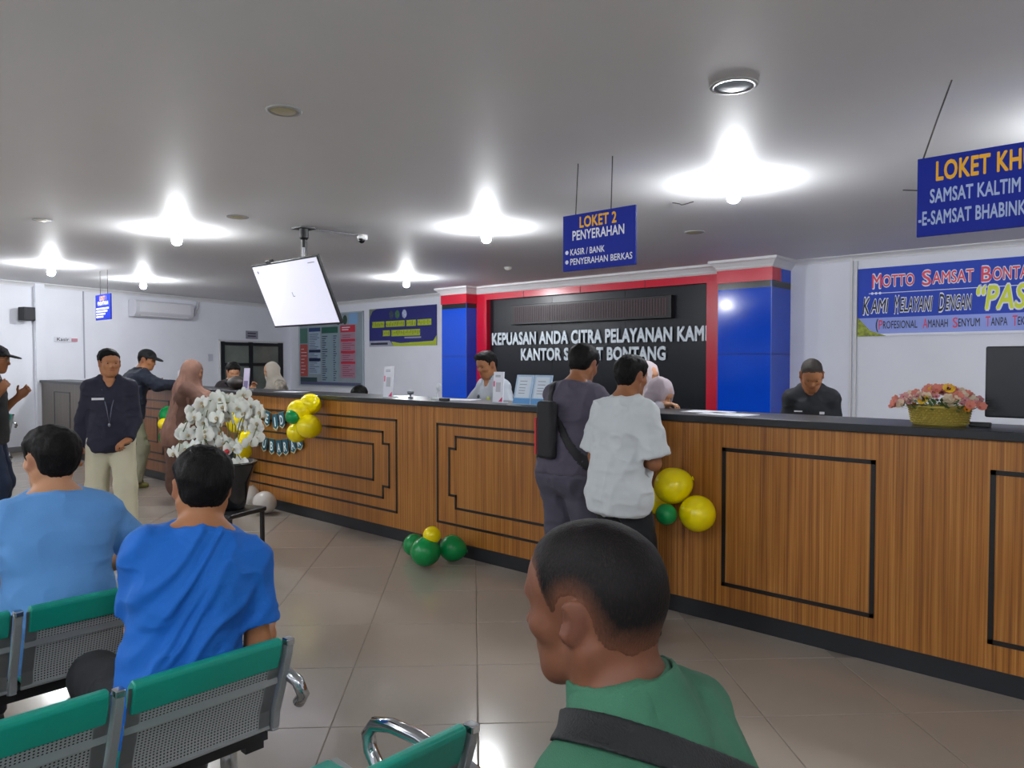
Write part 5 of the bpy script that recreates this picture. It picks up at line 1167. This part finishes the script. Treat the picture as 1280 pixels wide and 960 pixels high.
# 7 man in cap leaning on the counter
person(dict(label='person in a black cap and dark navy jacket leaning on the counter, khaki trousers', loc=wpos(160, 8.95), face=(.05, 1), height=1.68, h=.010, skin='mid', hair=('crop', .008), pitch=(10, 24), head=(-50, 14, 0), broad=1.08, cap=mat('cap_black', '#0e0f13', .8), capmark=-1,
          arms={'L': ('t', (-.20, .42, 1.22), (-1, -.3, -.3)), 'R': ('t', (.36, .42, 1.22), (1, -.3, -.3))}, legs={'L': ((-.14, .05, .085), (0, 1, .1)), 'R': ((.15, .0, .085), (0, 1, .1))},
          top=dict(m=mat('jacket_dark', '#111a2c', .8), sleeve=1.2, hem=-.06, i=.018, w=.03, loose=.025, fold=.008), bottom=dict(m=mat('trousers_khaki', '#8b8b76', .85), i=.02, leg=.02, fold=.008), shoes=mat('shoe_yellow', '#6d6a30', .6), seed=19))
# 8 brown headscarf
Sh_ = dict(label='person in a long brown headscarf and dress standing at the counter left of the orchids', loc=wpos(229, 7.95), face=(.35, 1), height=1.52, h=.010, skin='light', female=True, pitch=(4, 8), head=(-32, 14, 0), broad=.95,
          arms={'L': ('t', (-.16, .34, 1.12), (-1, -.3, -.6)), 'R': ('t', (.22, .42, 1.20), (1, -.3, -.6))}, top=dict(m=mat('dress_brown', '#5c4036', .9), sleeve=1.2, hem=-.1, i=.014, w=.03), bottom=dict(m=mat('dress_brown', '#5c4036', .9)), skirt=True, shoes=SH,
          hijab=mat('scarf_brown', '#7c5b4e', .95, var=.18, vscale=9), hfold=.004, drape=.011, seed=22)
Jh = skeleton(Sh_); cz_ = [(Jh['P'] + A(0, 0, -.22), A(.12, 0, -1))]
Sh_['long'] = [rc(Jh['H'] + A(0, -.02, -.03), Jh['P'] + A(0, -.03, -.10), .105, .205, k=.06, cut=cz_), rc(Jh['P'] + A(0, -.03, -.10), Jh['P'] + A(0, -.03, -.40), .205, .20, k=.04, cut=cz_),
               rc(Jh['N'] + A(.06, .02, -.12), Jh['ER'] * .5 + Jh['WR'] * .5, .12, .075, k=.06), rc(Jh['N'] + A(-.06, .02, -.12), Jh['EL'] * .5 + Jh['WL'] * .5, .12, .075, k=.06)]
person(Sh_)
# 9 black T-shirt at the left edge
Sl = dict(label='person in a black T-shirt, cap and glasses at the very left edge', loc=wpos(-16, 6.4), face=cdir(.75, .35), height=1.64, h=.008, skin='tan', hair=('crop', .008), pitch=(2, 4), head=(0, 6, 0), cap=mat('cap_black', '#0e0f13', .8), eyes=True,
          arms={'L': ('d', (-.1, .05, -1), (.1, .6, .55), (.1, .6, .6), (1, 0, 0), .9), 'R': ('d', (.1, -.12, -1), (.05, .5, .8), (-.1, .5, .8), (-1, 0, 0), .9)},
          top=dict(m=mat('tee_black', '#0d0e11', .85), sleeve=.75, hem=-.06, i=.012, w=.02, loose=.02), bottom=dict(m=mat('jeans_navy', '#10203a', .85), leg=.01), shoes=SH, seed=25)
ol = person(Sl); J = ol['J']; T = ol['T']; sc = ol['sc']
m_ = MB()
for sg in (-1, 1): m_.tube([T(sg * .032 + .020 * math.cos(a), .098, -.002 + .016 * math.sin(a)) * sc for a in np.linspace(0, 6.28, 14)[:-1]], .0015, 5, closed=True); m_.tube([T(sg * .052, .096, 0) * sc, T(sg * .08, .0, .004) * sc], .0015, 5)
m_.build('glasses', mat('glasses_metal', '#9c9484', .3, metal=.7), ol['root'], smooth=True)
# 10 white uniform shirt behind the counter
So = dict(label='person in a white uniform shirt behind the counter, in front of the red frame', loc=wpos(622, 6.75), face=(-.15, -1), height=1.60, h=.010, skin='mid', hair=('side', .014), eyes=True, pitch=(6, 10), head=(6, 16, 0), broad=.95,
          arms={'L': ('t', (-.16, .30, 1.08), (-1, -.3, -.6)), 'R': ('t', (.18, .30, 1.08), (1, -.3, -.6))}, top=dict(m=mat('uniform_white', '#b3bac4', .8), sleeve=.8, hem=-.05, i=.012, w=.02, collar=True, cm=mat('collar_grey', '#5a6672', .8), open=True), bottom=dict(m=BLK), shoes=SH, seed=28)
oo = person(So); J = oo['J']; sc = oo['sc']
for (x, z, c, r_) in ((-.075, -.15, '#c8d21c', .022), (.075, -.13, '#3a4552', .018)):
    o = MB().ell((0, 0, 0), (r_, .005, r_), 12, 6).build('badge', mat('badge' + c, c, .5), oo['root'], smooth=True); o.location = (J['N'] + J['R3'] @ A(x, .128, z)) * sc
# 11 black polo behind the counter
Sp = dict(label='person in a black polo shirt looking down behind the counter', loc=wpos(1015, 5.5), face=cdir(-.42, -.9), height=1.55, h=.007, skin='mid', hair=('buzz', .005), hairmat=hair_mat('hair_grey', '#26211f', '#5a463a', nscale=300, bump=.4), eyes=True,
          pitch=(8, 12), head=(8, 34, 0), broad=.92, neck=.062, arms={'L': ('t', (-.08, .30, 1.02), (-.35, -.5, -1)), 'R': ('t', (.08, .30, 1.02), (.35, -.5, -1))},
          top=dict(m=mat('polo_black', '#0e1219', .8), sleeve=.85, hem=-.05, i=.013, w=.02, collar=True), bottom=dict(m=BLK), shoes=SH, seed=31)
op = person(Sp); J = op['J']; sc = op['sc']
for (x, z, w_) in ((.085, -.13, .034), (-.085, -.14, .02), (-.03, -.18, .014)):
    o = MB().box((-w_, -.003, -.008 - (w_ < .03) * .008), (w_, .003, .008 + (w_ < .03) * .008)).build('embroidery', mat('strip_white', '#cfd0d4'), op['root']); o.location = (J['N'] + J['R3'] @ A(x, .137, z)) * sc; o.scale = (.8, 1, .55)
# 12-13 two pale headscarves at the middle of the counter
SC1 = mat('scarf_lilac', '#a79aa0', .85); SC2 = mat('scarf_cream', '#a8a095', .85)
person(dict(label='person in a pale lilac headscarf leaning over the counter beside the white T-shirt', loc=wpos(793, 5.35), face=cdir(.55, -.8), height=1.44, h=.007, skin='light', eyes=True, female=True, pitch=(14, 30), head=(10, 26, 0), broad=.9,
          arms={'L': ('t', (-.10, .30, 1.20), (-1, -.3, -.6)), 'R': ('t', (.06, .36, 1.405), (1, -.3, -.6), (-.5, .8, .1), (0, 0, -1), .7)}, top=dict(m=mat('blouse_grey', '#8d8a92', .85), sleeve=1.2, hem=-.1), bottom=dict(m=BLK), skirt=True, shoes=SH, hijab=SC1, seed=34))
person(dict(label='person in a white headscarf partly hidden behind the pale lilac headscarf', loc=wpos(801, 6.5), face=cdir(.5, -.9), height=1.50, h=.010, skin='light', female=True, pitch=(4, 8), head=(10, 10, 0), broad=.9, top=dict(m=mat('blouse_grey', '#8d8a92'), sleeve=1.2, hem=-.1), bottom=dict(m=BLK), skirt=True, shoes=SH, hijab=mat('scarf_white', '#b5a9ac', .85), seed=36))
# 14 cream headscarf on the far side
person(dict(label='person in a cream headscarf behind the counter, right of the partition window', loc=wpos(350, 9.9), face=cdir(-.75, -.55), height=1.50, h=.010, skin='light', eyes=True, female=True, pitch=(6, 10), head=(0, 14, 0), broad=.92,
          arms={'L': ('t', (-.14, .34, 1.15), (-1, -.3, -.6)), 'R': ('t', (.16, .34, 1.2), (1, -.3, -.6))}, top=dict(m=mat('blouse_batik', '#8a8378', .85, var=.7, vscale=14), sleeve=1.2, hem=-.1), bottom=dict(m=BLK), skirt=True, shoes=SH, hijab=SC2, seed=38))
# 15 dark-haired person beside her, hand raised
person(dict(label='person with dark hair behind the counter raising a hand, above the orchids', loc=wpos(289, 9.3), face=cdir(.45, -.75), height=1.50, h=.010, skin='light', hair=('full', .02), pitch=(6, 12), head=(0, 22, 0), broad=.92,
          arms={'L': ('t', (-.22, .30, 1.28), (-1, -.3, -.6), (-.1, .5, 1), (0, 1, 0), .5), 'R': ('t', (.16, .34, 1.1), (1, -.3, -.6))}, top=dict(m=mat('jacket_plum', '#1d1418', .85), sleeve=1.2, hem=-.05), bottom=dict(m=BLK), shoes=SH, seed=41))
# 16 seated head just above the worktop
person(dict(label='person with black hair seated low behind the counter under the information board', loc=wpos(455, 8.3), face=cdir(-.3, -.9), height=1.56, h=.010, skin='tan', hair=('full', .016), pz=.56, pitch=(4, 8), head=(0, 20, 0),
          legs={'L': ((-.15, .45, .085), (0, .3, 1)), 'R': ((.15, .45, .085), (0, .3, 1))}, arms={'L': ('t', (-.16, .34, .72), (-1, -.2, -.2)), 'R': ('t', (.16, .34, .72), (1, -.3, -.2))}, top=dict(m=BLK, sleeve=1.2, hem=-.06), bottom=dict(m=BLK), shoes=SH, seed=44))
# shoulder bag of the person in the grey-violet shirt
J = om['J']; sc = om['sc']; bg = empty('shoulder_bag', (0, 0, 0), 0, 'black shoulder bag with red edge hanging at the left hip of the grey-violet shirt', 'bag')
bg.location = om['root'].location + Vector((.11, 0, 0)); bg.rotation_euler = om['root'].rotation_euler
P_ = J['P'] * sc
b = MB(); b.box((-.19, -.20, .06), (-.055, -.135, .40)); o = b.build('bag_body', mat('bag_black', '#14141a', .7), bg, .025, seg=3); o.location = P_ + A(.0, .0, .0)
b = MB(); b.box((-.202, -.195, .08), (-.186, -.13, .30)); o = b.build('red_trim', mat('bag_red', '#c2232a', .6), bg, .004); o.location = P_
b = MB(); b.box((-.26, -.14, .02), (-.19, -.02, .15)); o = b.build('bag_pouch', mat('bag_black', '#14141a'), bg, .03, seg=3); o.location = P_
